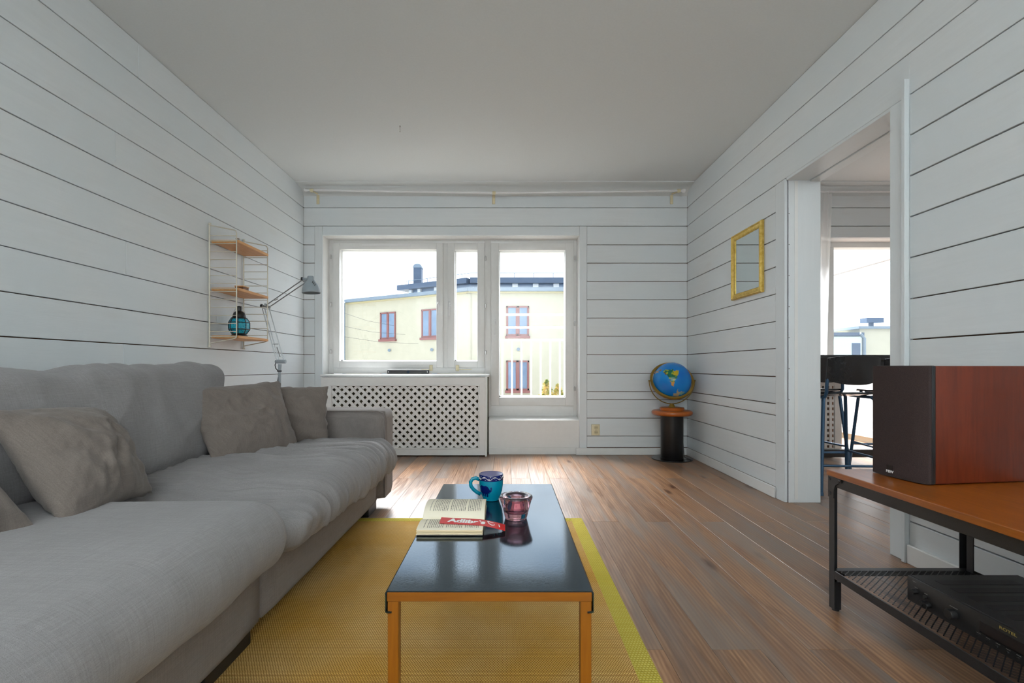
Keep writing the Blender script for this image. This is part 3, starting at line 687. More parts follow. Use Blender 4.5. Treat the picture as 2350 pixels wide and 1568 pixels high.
for i in range(60):
    a = rnd.random()*6.28; r = rnd.random()*.12; c = Vector((3.88+r*math.cos(a)*.6, 5.85+r*math.sin(a), -.02+rnd.random()*.05)); d = Vector((math.cos(a), math.sin(a), 1)).normalized()*.04; s_ = Vector((-math.sin(a), math.cos(a), 0))*.01
    mb.raw([c-d*.4, c+s_, c+d, c-s_], [(0, 1, 2, 3)])
mb.build('leaves', plain('leaf_green', lin(110, 140, 70), .6), bp, smooth=0, fix=False)
MB().lathe([(0, 0), (.05, 0), (.055, .008), (0, .008)], (3.88, 5.85, -.02), 14).build('saucer', plain('terracotta', lin(170, 100, 70), .8), bp)
# sheer curtain
cu = NT('sheer_voile'); t_ = cu.t; cu.set(Roughness=.9); cu.base((.9, .9, .9)); cu.b.inputs['Transmission Weight'].default_value = 0
trn = t_.nodes.new('ShaderNodeBsdfTransparent'); tl = t_.nodes.new('ShaderNodeBsdfTranslucent'); tl.inputs[0].default_value = (1, 1, 1, 1)
m1 = t_.nodes.new('ShaderNodeMixShader'); m1.inputs[0].default_value = .75; m2 = t_.nodes.new('ShaderNodeMixShader'); m2.inputs[0].default_value = .45
cu.l(cu.b.outputs[0], m1.inputs[1]); cu.l(tl.outputs[0], m1.inputs[2]); cu.l(m1.outputs[0], m2.inputs[1]); cu.l(trn.outputs[0], m2.inputs[2]); cu.l(m2.outputs[0], cu.out.inputs[0])
mb = MB(); N, Mz = 48, 14
vs = []
for j in range(Mz+1):
    z = .80+j*(2.44-.80)/Mz; xr = 2.965+(z-.8)*.03
    for i in range(N+1):
        u = i/N; vs.append((2.62+(xr-2.62)*u, 4.43+.022*math.sin(u*34+.3*math.sin(z*3))*(1-.15*z/2), z))
mb.raw(vs, [(j*(N+1)+i, j*(N+1)+i+1, (j+1)*(N+1)+i+1, (j+1)*(N+1)+i) for j in range(Mz) for i in range(N)])
tag(mb.build('sheer_curtain', cu.m, None, (2.8, 4.43, .8), smooth=180, fix=False), 'thin white sheer curtain hanging at the left side of the next room window', 'curtain')
MB_c = MB().tube([(2.3, 4.43, 2.45), (4.6, 4.43, 2.45)], .008, 8).build('curtain_rail', m_metalw, None, (3.4, 4.43, 2.45)); tag(MB_c, 'thin white curtain rail below the ceiling of the next room', 'curtain rail')
# square grid radiator cover in the next room
r2 = empty('radiator_cover', (2.7, 4.45, 0), 'white radiator cover with square grid holes behind the bar stools', 'radiator cover')
gx0, gx1 = 2.10, 3.035
MB().bb(gx1, 3.10, 4.43, 4.452, .02, .72, .002).build('frame_board', m_trimw, r2, smooth=0); MB().bb(2.04, gx0, 4.43, 4.452, .02, .72, .002).build('frame_board', m_trimw, r2, smooth=0)
MB().bb(gx0, gx1, 4.43, 4.452, .66, .72, .002).build('frame_board', m_trimw, r2, smooth=0); MB().bb(gx0, gx1, 4.43, 4.452, .02, .08, .002).build('frame_board', m_trimw, r2, smooth=0)
MB().bb(2.04, 3.12, 4.42, 4.53, .72, .745, .003).build('top_board', m_trimw, r2, smooth=0)
MB().bb(gx0, gx1, 4.52, 4.528, .08, .66).build('backing', plain('dark_recess', (.05, .05, .045), .8), r2, smooth=0)
la2 = empty('grid', (2.6, 4.44, .3)); la2.parent = r2; la2.location = Vector((2.6, 4.44, .3))-WORLD[r2.name]
x = gx1-.022
while x > gx0+.02: MB().bb(x-.024, x, 4.436, 4.441, .08, .66).build('slat', m_trimw, la2, smooth=0); x -= .047
z = .105
while z < .66: MB().bb(gx0, gx1, 4.4415, 4.4465, z, z+.024).build('slat', m_trimw, la2, smooth=0); z += .050
# bar table
bt = empty('bar_table', (3.2, 4.1, 0), 'black high bar table in front of the next room window', 'table')
MB().bb(2.50, 4.05, 3.90, 4.34, .885, .928, .003).build('table_top', m_black, bt, smooth=0)
MB().bb(2.56, 4.0, 3.94, 3.965, .80, .885, .002).build('apron', m_black, bt, smooth=0)
for x in (2.53, 3.99):
    for y in (3.96, 4.30): MB().bb(x-.02, x+.02, y-.02, y+.02, 0, .885, .002).build('leg', m_black, bt, smooth=0)
MB().bb(2.53, 4.0, 4.08, 4.14, .06, .125, .003).build('foot_rail', m_black, bt, smooth=0)
for x in (2.53, 3.99): MB().bb(x-.015, x+.015, 3.96, 4.3, .07, .11).build('side_rail', m_black, bt, smooth=0)
# stools
m_stool = plain('petrol_blue_steel', lin(52, 86, 116), .32, .3, vary=.05)
m_ply = m_ply
def stool(loc, rz, label):
    s = empty('bar_stool', (0, 0, 0), label, 'bar stool', 'bar stools at the bar table')
    H = .645; leg = []
    for sx, sy in ((-1, -1), (1, -1), (1, 1), (-1, 1)):
        MB().tube([(sx*.145, sy*.135, H-.008), (sx*.16, sy*.15, H-.03), (sx*.205, sy*.205, .012)], .0115, 10).lathe([(.014, 0), (.014, .02), (.011, .024)], (sx*.205, sy*.205, 0), 8).build('leg', m_stool, s)
    f = lambda z: .16+(.205-.16)*(H-.03-z)/(H-.03)
    r = f(.19); fr_ = MB(); fr_.tube([(-r, -r, .19), (r, -r, .19)], .008, 8); fr_.tube([(-r, r, .21), (r, r, .21)], .008, 8); fr_.tube([(-r, -r, .23), (-r, r, .23)], .008, 8); fr_.tube([(r, -r, .23), (r, r, .23)], .008, 8); fr_.build('foot_ring', m_stool, s)
    for sx in (-1, 1): MB().tube([(sx*.145, .08, H-.012), (sx*.155, -.12, H-.014), (sx*.158, -.165, H-.008), (sx*.158, -.180, H+.02), (sx*.156, -.182, H+.08), (sx*.135, -.186, H+.22)], .0105, 8).build('back_support', m_stool, s)
    # seat: slightly dished plywood
    mb = MB(); N = 18; top = []; bot = []
    for i in range(N+1):
        for j in range(N+1):
            u = i/N*2-1; v = j/N*2-1; k_ = 1/max(1e-6, (abs(u)**4+abs(v)**4)**.25)*max(abs(u), abs(v)) if (u or v) else 1
            X_ = u*k_*.20; Y_ = v*k_*.19; z_ = H+.006-.012*(1-u*u)*(1-v*v)+(.015*max(0, -v-.4))-(.022*max(0, v-.55))
            top.append((X_, Y_, z_+.006)); bot.append((X_, Y_, z_-.006))
    n1 = N+1; fc = [(i*n1+j, (i+1)*n1+j, (i+1)*n1+j+1, i*n1+j+1) for i in range(N) for j in range(N)]; o_ = n1*n1
    fb = [tuple(o_+a for a in f_[::-1]) for f_ in fc]
    rim = [i*n1 for i in range(n1)]+[N*n1+j for j in range(1, n1)]+[i*n1+N for i in range(N-1, -1, -1)]+[j for j in range(N-1, 0, -1)]
    fs = [(rim[i], rim[(i+1) % len(rim)], o_+rim[(i+1) % len(rim)], o_+rim[i]) for i in range(len(rim))]
    mb.raw(top+bot, fc+fb+fs); mb.build('seat', m_blackpl if False else m_seat, s, smooth=60)
    # curved back
    mb = MB(); N = 16; M_ = 8; vs = []; 
    for side in (0, 1):
        for i in range(N+1):
            u = i/N*2-1
            zl = H+.070+.035*abs(u)**2.6; zh = H+.255-.012*abs(u)**3
            for j in range(M_+1):
                z_ = zl+(zh-zl)*j/M_; vs.append((u*.163, -.232+.045*u*u-.02*(j/M_)+side*.010, z_))
    m1_ = M_+1; fc = [(i*m1_+j, (i+1)*m1_+j, (i+1)*m1_+j+1, i*m1_+j+1) for i in range(N) for j in range(M_)]; o_ = (N+1)*m1_
    rim = [i*m1_ for i in range(N+1)]+[N*m1_+j for j in range(1, m1_)]+[i*m1_+M_ for i in range(N-1, -1, -1)]+[j for j in range(M_-1, 0, -1)]
    mb.raw(vs, fc+[tuple(o_+a for a in f_[::-1]) for f_ in fc]+[(rim[i], rim[(i+1) % len(rim)], o_+rim[(i+1) % len(rim)], o_+rim[i]) for i in range(len(rim))])
    mb.build('backrest', m_seat, s, smooth=50)
    s.location = loc; s.rotation_euler = (0, 0, rz); return s
m_seat = plain('black_lacquered_ply', (.012, .013, .015), .22, vary=.1)
s1 = stool((2.25, 3.285, 0), R(-4), 'black and blue bar stool nearest the doorway, backrest towards the room')
s2 = dup(s1, (2.36, 3.78, 0), R(6), label='black and blue bar stool farther inside, tucked at the bar table')
s3 = dup(s1, (2.95, 3.66, 0), R(-10), label='bar stool showing only its legs, behind the loudspeaker')

# ================================================================= mirror
mi = empty('wall_mirror', (1.70, 3.39, 1.33), 'rectangular wall mirror in a gilded moulded frame', 'mirror')
y0, y1, z0, z1 = 3.175, 3.60, 1.328, 1.808
gd = NT('gilded_wood'); gd.set(Roughness=.38, Metallic=.55); gd.base(gd.mix(gd.rng(gd.noise(gd.coord(), 38, 5, .6), .35, .65), lin(196, 160, 62), lin(226, 196, 110))); gd.bump(gd.noise(gd.coord(), 70, 4), .25, .002)
prof = [(0, 0), (0, .016), (.006, .024), (.012, .024), (.016, .018), (.030, .014), (.036, .016), (.042, .010), (.042, 0)]
def side(a, b):   # mitred moulding from corner a to corner b, inward offset towards centre
    cy, cz = (y0+y1)/2, (z0+z1)/2; mb = MB(); A_ = []; B_ = []
    for (t, h) in prof:
        for pt, L_ in ((a, A_), (b, B_)):
            yy = pt[0]+(t if pt[0] < cy else -t); zz_ = pt[1]+(t if pt[1] < cz else -t); L_.append(mb.bm.verts.new((XR-h-.001, yy, zz_)))
    for i in range(len(prof)-1): mb.bm.faces.new((A_[i], A_[i+1], B_[i+1], B_[i]))
    mb.bm.faces.new((A_[0], A_[-1], B_[-1], B_[0])); mb.bm.faces.new(A_); mb.bm.faces.new(B_)
    mb.build('frame_moulding', gd.m, mi, smooth=35)
cs = [(y0, z0), (y1, z0), (y1, z1), (y0, z1)]
for i in range(4): side(cs[i], cs[(i+1) % 4])
mg = NT('mirror_silver'); mg.base((.74, .80, .80)).set(Roughness=.01, Metallic=1.0)
MB().bb(XR-.008, XR-.004, y0+.038, y1-.038, z0+.038, z1-.038).build('mirror_glass', mg.m, mi, smooth=0)

# ================================================================= string shelf on the left wall
m_wire2 = plain('beige_enamel_wire', lin(206, 200, 184), .35, .1, vary=.02)
m_oak = wood('oiled_oak', lin(228, 172, 108), lin(212, 150, 88), 'y', 1.2, .45, lin(186, 124, 70))
sh = empty('wall_shelf', (XL, 3.28, .96), 'wall-mounted wire ladder shelf unit with three oak boards', 'shelf')
XF = -1.735; XW = XL+.008
for Yp in (3.08, 3.48):
    fr_ = MB()
    fr_.tube([(XW, Yp, .961), (XW, Yp, 1.752)], .0050, 8)
    fr_.tube([(XW, Yp, 1.742), (XF-.02, Yp, 1.712), (XF-.006, Yp, 1.707), (XF, Yp, 1.692), (XF, Yp, 1.03), (XF-.005, Yp, 1.018), (XF-.02, Yp, 1.012), (XW, Yp, .982)], .0038, 8)
    for zq in (1.750, .964): fr_.lathe([(.0085, -.006), (.0085, .006), (0, .007)], (XW+.002, Yp, zq), 10)
    fo = fr_.build('ladder_frame', m_wire2, sh)
    zr = 1.675
    while zr > 1.03:
        MB().tube([(XW, Yp, zr), (XF, Yp, zr)], .0026, 6).build('rung', m_wire2, fo); zr -= .0513
for zt_ in (1.650, 1.342, 1.034):
    b_ = MB().bb(XW+.006, XF+.010, 3.088, 3.472, zt_-.018, zt_, .002).build('shelf_board', m_oak, sh, smooth=0)
    pin = MB()
    for Yp in (3.083, 3.477): pin.tube([(XW, Yp, zt_-.008), (XF, Yp, zt_-.008)], .0035, 6)
    pin.build('support_wire', m_wire2, sh)
# things on the shelf
wbx = empty('tealight_box', (-1.80, 3.26, 1.342), 'small square wooden box with a pale rim on the middle shelf', 'box')
MB().bb(-1.828, -1.772, 3.225, 3.295, 1.342, 1.372, .002).build('body', wood('walnut', lin(110, 66, 38), lin(134, 84, 50), 'z', 3, .5), wbx, smooth=0)
mb = MB()
for a in ((-1.830, -1.770, 3.223, 3.231), (-1.830, -1.770, 3.289, 3.297), (-1.830, -1.822, 3.231, 3.289), (-1.778, -1.770, 3.231, 3.289)): mb.bb(a[0], a[1], a[2], a[3], 1.372, 1.378)
mb.build('rim', m_oak, wbx, smooth=0)
tg = NT('clear_crystal'); tg.base((.95, .97, .97)).set(Roughness=.03, IOR=1.5); tg.b.inputs['Transmission Weight'].default_value = 1
tag(MB().lathe([(0, 0), (.012, 0), (.016, .012), (.010, .024), (.013, .034), (0, .040)], (-1.79, 3.19, 1.650), 8).build('glass_ornament', tg.m, None, (-1.79, 3.19, 1.65), smooth=0), 'tiny clear glass ornament on the top shelf', 'ornament')
# lantern
ln = empty('lantern', (-1.82, 3.263, 1.034), 'small turquoise glass lantern with black metal frame on the lowest shelf', 'lantern')
LC = Vector((-1.82, 3.263, 1.034)); ph = R(22.5)
m_iron = plain('black_iron', (.010, .011, .012), .4, vary=.2)
MB().lathe([(0, 0), (.050, 0), (.052, .006), (.048, .014), (.044, .018), (.046, .022), (0, .022)], LC, 16).build('base', m_iron, ln)
bg_ = NT('turquoise_glass'); bg_.set(Roughness=.12); bg_.base(bg_.mix(bg_.rng(bg_.noise(bg_.coord(), 140, 4), .4, .6), lin(0, 164, 204), lin(60, 214, 234)))
bg_.b.inputs['Transmission Weight'].default_value = .35; bg_.bump(bg_.noise(bg_.coord(), 160, 3), .4, .002)
rings = [(.044, .022), (.064, .052), (.064, .098), (.048, .126)]
for (ra, za), (rb, zb_) in zip(rings, rings[1:]):
    for k in range(8):
        a0, a1 = ph+k*math.pi/4, ph+(k+1)*math.pi/4
        P_ = [LC+Vector((ra*math.cos(a0), ra*math.sin(a0), za)), LC+Vector((ra*math.cos(a1), ra*math.sin(a1), za)), LC+Vector((rb*math.cos(a1), rb*math.sin(a1), zb_)), LC+Vector((rb*math.cos(a0), rb*math.sin(a0), zb_))]
        cn = [p+(Vector((LC.x, LC.y, p.z))-p)*.06 for p in P_]
        MB().raw(P_+cn, [(0, 1, 2, 3), (7, 6, 5, 4), (0, 4, 5, 1), (1, 5, 6, 2), (2, 6, 7, 3), (3, 7, 4, 0)]).build('glass_panel', bg_.m, ln, smooth=0)
fr_ = MB()
for k in range(8):
    a0 = ph+k*math.pi/4; fr_.tube([LC+Vector((r_*1.01*math.cos(a0), r_*1.01*math.sin(a0), z_)) for r_, z_ in rings], .0027, 6)
for r_, z_ in rings: fr_.tube([LC+Vector((r_*1.01*math.cos(ph+k*math.pi/4), r_*1.01*math.sin(ph+k*math.pi/4), z_)) for k in range(8)], .0030, 6, closed=True)
fr_.build('frame', m_iron, ln)
MB().lathe([(.052, .124), (.050, .130), (.042, .134), (.040, .150), (.034, .164), (.022, .174), (.014, .178), (.014, .204), (.018, .208), (0, .212)], LC, 16).build('dome', m_iron, ln)
MB().tube([LC+Vector((.040*math.cos(t), 0, .15+.055*math.sin(t))) for t in [i*math.pi/10 for i in range(11)]], .0016, 6).build('carry_wire', m_nickel, ln)

# ================================================================= lamp
m_lamp = plain('grey_lamp_paint', lin(158, 170, 178), .4, vary=.02); m_tube = plain('grey_steel_rod', lin(150, 154, 156), .3, .6)
fl_ = empty('floor_lamp', (-1.70, 3.6, 0), 'grey jointed arm floor lamp standing in the corner behind the sofa', 'lamp')
YL = 3.6; Lp = lambda px, py, dy=0: W(px, py, YL)+Vector((0, dy, 0))
MB().lathe([(0, 0), (.13, 0), (.13, .012), (.12, .018), (.02, .022), (.02, .04), (0, .04)], (-1.70, 3.6, 0), 28).build('foot', m_lamp, fl_)
MB().tube([(-1.703, YL, .02), Lp(641.5, 855), Lp(642.5, 836)], .009, 10, rr=[.011, .011, .013]).build('pole', m_lamp, fl_)
mb = MB(); mb.tube([Lp(633.5, 830), Lp(655.5, 830)], .015, 14); mb.build('base_joint', m_lamp, fl_); MB().tube([Lp(632.5, 830), Lp(636, 830)], .013, 12).build('joint_cap', m_black, fl_)
la_ = MB()
for a, b, dy in (((604, 709), (636, 827), -.012), ((606, 709), (638, 827), .012), ((618, 709), (651, 827), 0)): la_.tube([Lp(*a, dy), Lp(*b, dy)], .0036, 8)
la_.tube([Lp(626, 790), Lp(638.5, 790)], .003, 6); la_.tube([Lp(635.5, 797), Lp(643, 820)], .0035, 6); la_.build('lower_arm', m_tube, fl_)
mb = MB(); mb.tube([Lp(600, 702), Lp(620, 706)], .010, 12); mb.tube([Lp(609, 703, -.01), Lp(611, 697, -.01)], .007, 8); mb.build('elbow', m_tube, fl_); MB().tube([Lp(598.5, 701.5), Lp(602.5, 702.3)], .0125, 12).build('joint_cap', m_black, fl_)
ua = MB(); ua.tube([Lp(611, 702, -.01), Lp(694, 644, -.01)], .0042, 8); ua.tube([Lp(616, 705, .01), Lp(700, 648, .01)], .0042, 8); ua.tube([Lp(630, 690), Lp(638, 686)], .003, 6); ua.build('upper_arm', m_tube, fl_)
mb = MB(); mb.tube([Lp(693, 640), Lp(703, 641), Lp(708, 640)], .010, 10); mb.tube([Lp(699, 645), Lp(704, 652)], .007, 8); mb.build('head_joint', m_lamp, fl_); MB().tube([Lp(691.5, 640), Lp(695.5, 640.3)], .0125, 12).build('joint_cap', m_black, fl_)
hc = W(714.5, 673, YL); k_ = YL/F
pr = [(19.8, 0), (20.2, 1), (19.5, 8), (17.5, 15), (13.5, 22), (9, 27.5), (7, 31), (7, 37), (6, 38.8), (0, 39)]
sp = MB().lathe([(r_*k_, z_*k_) for r_, z_ in pr], (0, 0, 0), 28, M=Matrix.Translation(hc) @ Matrix.Rotation(R(-3), 4, 'Y')); 
bmesh.ops.delete(sp.bm, geom=[f for f in sp.bm.faces if len(f.verts) > 4 and f.calc_center_median().z < hc.z+.01], context='FACES')
so_ = sp.build('lamp_shade', m_lamp, fl_); md = so_.modifiers.new('thick', 'SOLIDIFY'); md.thickness = .0015
vt = MB()
for k in range(3): vt.box(W(724+k*1.8, 650+k*3.0, YL)+Vector((0, -.052+.006*k, 0)), (.0035, .004, .016), rot=(0, .35, 0))
vt.build('vent_slots', m_black, fl_)
MB().tube([Lp(634, 831), Lp(631, 838), Lp(633, 846), Lp(639, 852), Lp(640, 858), Lp(638.5, 880, -.014), Lp(638.5, 960, -.014), Lp(640, 1080, -.01)], .0035, 6).build('cable', m_black, fl_)
MB().tube([Lp(641.3, 850.5), Lp(641.3, 853.5)], .016, 12).build('cable_clip', m_black, fl_)

# ================================================================= globe and pedestal
GX, GY = 1.492, 4.325
pd = empty('globe_pedestal', (GX, GY, 0), 'black column pedestal with orange wooden disc in the corner', 'pedestal')
MB().lathe([(0, 0), (.178, 0), (.180, .004), (.178, .009), (0, .009)], (GX, GY, 0), 56).build('base_plate', m_blackgl, pd)
MB().lathe([(.096, .009), (.098, .012), (.098, .396), (0, .396)], (GX, GY, 0), 48).build('column', plain('black_satin', (.010, .010, .011), .3), pd)
m_amber = wood('amber_pine', lin(190, 104, 34), lin(172, 86, 22), 'x', 1.5, .3, lin(150, 74, 18), coat=.3)
MB().lathe([(0, .396), (.155, .396), (.168, .401), (.176, .412), (.177, .424), (.172, .434), (.160, .440), (0, .440)], (GX, GY, 0), 56).build('top_disc', m_amber, pd)
MB().tube([(GX+.10, GY+.03, .3), (GX+.104, GY-.02, .02), (GX+.12, GY-.06, .013), (GX+.13, GY-.11, .012)], .003, 6).build('cable', m_black, pd)
gb = empty('globe', (GX, GY, .440), 'blue terrestrial globe in a brass ring on the pedestal', 'globe')
MB().lathe([(0, .440), (.104, .440), (.106, .446), (.106, .464), (.100, .468), (0, .468)], (GX, GY, 0), 40).build('foot_disc', m_amber, gb)
m_brass = plain('dull_brass', lin(150, 120, 50), .4, .5, vary=.08)
GC = Vector((GX, GY, .706)); rad = .165
MB().lathe([(.032, .468), (.028, .474), (.018, .492), (.016, .500), (0, .500)], (GX, GY, 0), 24).build('neck', m_brass, gb)
MB().tube([GC+Vector((.205*math.cos(t), 0, .208*math.sin(t))) for t in [math.pi+i*math.pi/32 for i in range(33)]], .0042, 8).build('fork', m_brass, gb)
pv = MB()
for s_ in (-1, 1): pv.tube([GC+Vector((s_*.190, 0, 0)), GC+Vector((s_*.212, 0, 0))], .006, 8)
pv.build('pivot', m_brass, gb)
MR = Matrix.Translation(GC) @ Matrix.Rotation(R(-8), 4, 'Y') @ Matrix.Rotation(R(-34), 4, 'X')
mb = MB(); N = 72; sec = [(.172, -.012), (.190, -.012), (.194, .0), (.190, .012), (.172, .012)]; rr_ = []
for i in range(N):
    t = 2*math.pi*i/N; rr_.append([mb.bm.verts.new(MR @ Vector((r_*math.cos(t), y_, r_*math.sin(t)))) for r_, y_ in sec])
for i in range(N):
    for k in range(5): mb.bm.faces.new((rr_[i][k], rr_[i][(k+1) % 5], rr_[(i+1) % N][(k+1) % 5], rr_[(i+1) % N][k]))
mb.build('meridian_ring', m_brass, gb)
# ball with the map as colour attribute
d_ = (Vector((0, 0, EYE))-GC).normalized(); rt = Vector((0, 0, 1)).cross(d_).normalized(); upv = d_.cross(rt)
SA = [(305, 180), (330, 165), (380, 158), (430, 165), (455, 185), (500, 172), (507, 200), (490, 240), (475, 265), (465, 300), (445, 335), (438, 370), (432, 402), (415, 380), (400, 345), (388, 300), (375, 270), (350, 245), (320, 225), (303, 205)]
AN = [(422, 532), (440, 495), (480, 490), (486, 430), (492, 430), (500, 472), (560, 465), (582, 480), (545, 510), (480, 536)]
CA = [(160, 215), (200, 180), (250, 175), (290, 140), (300, 150), (270, 185), (230, 205), (190, 215)]
mb = MB(); bmesh.ops.create_uvsphere(mb.bm, u_segments=200, v_segments=130, radius=rad)
for v in mb.bm.verts: v.co += GC
go = mb.build('ball', None, gb, smooth=180, fix=False)
ca = go.data.color_attributes.new('map', 'FLOAT_COLOR', 'POINT')
for i, v in enumerate(go.data.vertices):
    p = v.co+WORLD[go.name]-GC; u = 413+p.dot(rt)/rad*262; vv = 318-p.dot(upv)/rad*262; fr2 = p.dot(d_) > 0
    n_ = noise.noise(p*22); n2 = noise.noise(p*55+Vector((3, 1, 2))); n3 = noise.noise(p*9)
    uu, v2 = u+n2*14, vv+noise.noise(p*60)*14
    c = [a+(b-a)*(n3*.5+.5) for a, b in zip(lin(0, 104, 200), lin(16, 148, 226))]
    if fr2 and inside((uu, v2), SA):
        e = (uu-300)/200
        if v2 > 330: c = lin(206, 150, 60)
        elif uu < 330+max(0, (v2-200))*.50 and v2 > 205: c = lin(112, 72, 50)
        elif e+n_*.5 > .78: c = lin(206, 182, 46)
        elif n2 > .18: c = lin(160, 180, 50)
        else: c = lin(14, 104, 62) if n_ > -.1 else lin(20, 112, 84)
    elif fr2 and inside((uu, v2), AN): c = lin(176, 168, 140) if n_ > -.15 else lin(120, 170, 170)
    elif fr2 and inside((uu, v2), CA) and n2 > -.1: c = lin(150, 130, 70)
    elif not fr2 and n_ > .18: c = lin(90, 130, 60)
    ca.data[i].color = (*c, 1)
gm = NT('globe_print'); at = gm.t.nodes.new('ShaderNodeAttribute'); at.attribute_name = 'map'; gm.base(at.outputs[0]).set(Roughness=.18); go.data.materials.append(gm.m)

# ================================================================= rug
rg = empty('area_rug', (-.4, 1.4, 0), 'woven golden sisal rug with a yellow cloth border under the coffee table', 'rug')
ry1 = 2.607; rx1 = .409; rx0 = -1.40; ry0 = .25; bw = .062
MB().bb(rx0+bw*.6, rx1-bw*.6, ry0+bw*.6, ry1-bw*.5, .0005, .0085, .003).build('woven_field', m_rug, rg, (-.4, 1.4, 0), smooth=0)
for a in ((rx1-bw, rx1, ry0, ry1), (rx0, rx0+bw, ry0, ry1), (rx0+bw, rx1-bw, ry1-bw*.85, ry1-.0005), (rx0+bw, rx1-bw, ry0, ry0+bw)): MB().bb(*a, .0005, .0105, .004, 2).build('border_strip', m_rugb, rg, smooth=30)

# ================================================================= sofa
def fold(p, seed, amp, sx, sy, sz, ridge=1.0):
    q_ = Vector((p.x*sx+seed, p.y*sy+seed*.7, p.z*sz)); n_ = noise.noise(q_); n2_ = noise.noise(q_*2.1+Vector((5, 2, 1)))
    return amp*((1-abs(n_)*2.2)*ridge*.6+n2_*.5)
def soft_box(c, half, r, seg, disp=None, rot=None):
    """rounded box from a subdivided cube; disp(u,p,n)->offset along normal"""
    mb = MB(); b = mb.bm; V = {}
    nx, ny, nz_ = seg
    def vert(i, j, k):
        key = (i, j, k)
        if key in V: return V[key]
        u = Vector((i/nx*2-1, j/ny*2-1, k/nz_*2-1)); q_ = Vector((u.x*half[0], u.y*half[1], u.z*half[2]))
        rv = Vector((min(r[0], half[0]), min(r[1], half[1]), min(r[2], half[2])))
        inn = Vector([max(-(half[a]-rv[a]), min(half[a]-rv[a], q_[a])) for a in range(3)]); d = q_-inn; dn = Vector([d[a]/rv[a] for a in range(3)])
        if dn.length > 1e-9:
            nn = dn.normalized(); pos = inn+Vector([nn[a]*rv[a] for a in range(3)]); nrm = Vector([nn[a]/rv[a] for a in range(3)]).normalized()
        else: pos = q_; nrm = Vector((0, 0, 1))
        if disp: pos = pos+disp(u, pos, nrm)
        if rot is not None: pos = rot @ pos
        V[key] = b.verts.new(Vector(c)+pos); return V[key]
    for i in range(nx):
        for j in range(ny):
            b.faces.new((vert(i, j, nz_), vert(i+1, j, nz_), vert(i+1, j+1, nz_), vert(i, j+1, nz_))); b.faces.new((vert(i, j, 0), vert(i, j+1, 0), vert(i+1, j+1, 0), vert(i+1, j, 0)))
    for i in range(nx):
        for k in range(nz_):
            b.faces.new((vert(i, 0, k), vert(i+1, 0, k), vert(i+1, 0, k+1), vert(i, 0, k+1))); b.faces.new((vert(i, ny, k), vert(i, ny, k+1), vert(i+1, ny, k+1), vert(i+1, ny, k)))
    for j in range(ny):
        for k in range(nz_):
            b.faces.new((vert(0, j, k), vert(0, j, k+1), vert(0, j+1, k+1), vert(0, j+1, k))); b.faces.new((vert(nx, j, k), vert(nx, j+1, k), vert(nx, j+1, k+1), vert(nx, j, k+1)))
    return mb
sf = empty('sofa', (-1.3, 1.1, 0), 'long grey linen sofa with loose cushions along the left plank wall', 'sofa')
def sec_(x0, x1, y0, y1, z0, z1, r, name, mat, seg=6):
    return soft_box(((x0+x1)/2, (y0+y1)/2, (z0+z1)/2), ((x1-x0)/2, (y1-y0)/2, (z1-z0)/2), (r, r, r), (14, 14, 10), disp=lambda u, p, n: n*(.0025*noise.noise(p*6))).build(name, mat, sf, smooth=180, fix=False)
sec_(-1.86, -.735, -.62, 1.442, .062, .30, .018, 'base_section', m_sofa2); sec_(-1.86, -.735, 1.447, 2.75, .062, .30, .018, 'base_section', m_sofa2)
arm = sec_(-1.87, -.695, 2.752, 2.955, .062, .583, .032, 'armrest', m_sofa2)
MB().tube([(-1.8, 2.756, .578), (-.74, 2.756, .576), (-.712, 2.756, .565), (-.700, 2.756, .54), (-.700, 2.756, .08)], .0035, 6).build('piping', m_sofa2, arm)
sec_(-1.885, -1.70, -.62, 2.955, .062, .60, .035, 'back_frame', m_sofa2)
for x in (-.79, -1.8):
    for y, hl in ((-.5, .09), (1.315, .11), (2.72, .08)): MB().bb(x-.03, x+.03, y-hl, y+hl, .0085 if y < 2.5 and x > -1.35 else 0, .064, .003).build('leg', m_black, sf, smooth=0)
# seat cushions
def seat_disp_far(u, p, n):
    fx = (u.x+1)/2; top = max(0, n.z); w1 = math.exp(-((u.y-.35)/.75)**2)
    ph_ = p.y*1.0
    warp = .10*noise.noise(Vector((p.x*2.2, p.y*1.3, 3)))+.05*noise.noise(Vector((p.x*6, p.y*2, 9)))
    f1 = noise.noise(Vector((p.x*.9+p.z*2.5, (p.y+warp-.16*(1-fx)*(1-fx)*u.y)*14, 1.7))); f2 = noise.noise(Vector((p.x*1.5, (p.y+warp)*36, 4.2)))
    fld = (1-abs(f1)*3.0)*.024+(1-abs(f2)*2.6)*.0065
    b = .020*(1-u.x*u.x)*(1-u.y*u.y)*top
    edge = max(0, min(1, (fx-.08)*1.8))
    side_ = 1.0 if n.x > -.3 else 0
    return n*(fld*(.35+.65*w1)*edge*side_*(1 if n.z > -.6 else .3))+Vector((0, 0, b-.042*top*math.exp(-((u.y+1)/.30)**2)))+Vector((.012*noise.noise(Vector((p.y*7, p.z*9, 2)))*max(0, n.x), 0, 0))
soft_box((-1.195, 2.100, .328), (.570, .642, .088), (.088, .08, .088), (90, 220, 20), seat_disp_far).build('seat_cushion', m_sofa, sf, smooth=180, fix=False)
def seat_disp_near(u, p, n):
    top = max(0, n.z); warp = .12*noise.noise(Vector((p.x*1.6, p.y*1.0, 13)))
    f1 = noise.noise(Vector((p.x*2.0+p.z*4, (p.y+warp)*6.0, 7.7))); f2 = noise.noise(Vector((p.x*3, (p.y+warp)*19, 1.2)))
    return n*(f1*.007+f2*.003*(.3+max(0, n.x)))+Vector((0, 0, top*.018*(1-u.x**2)*(1-u.y**2)))
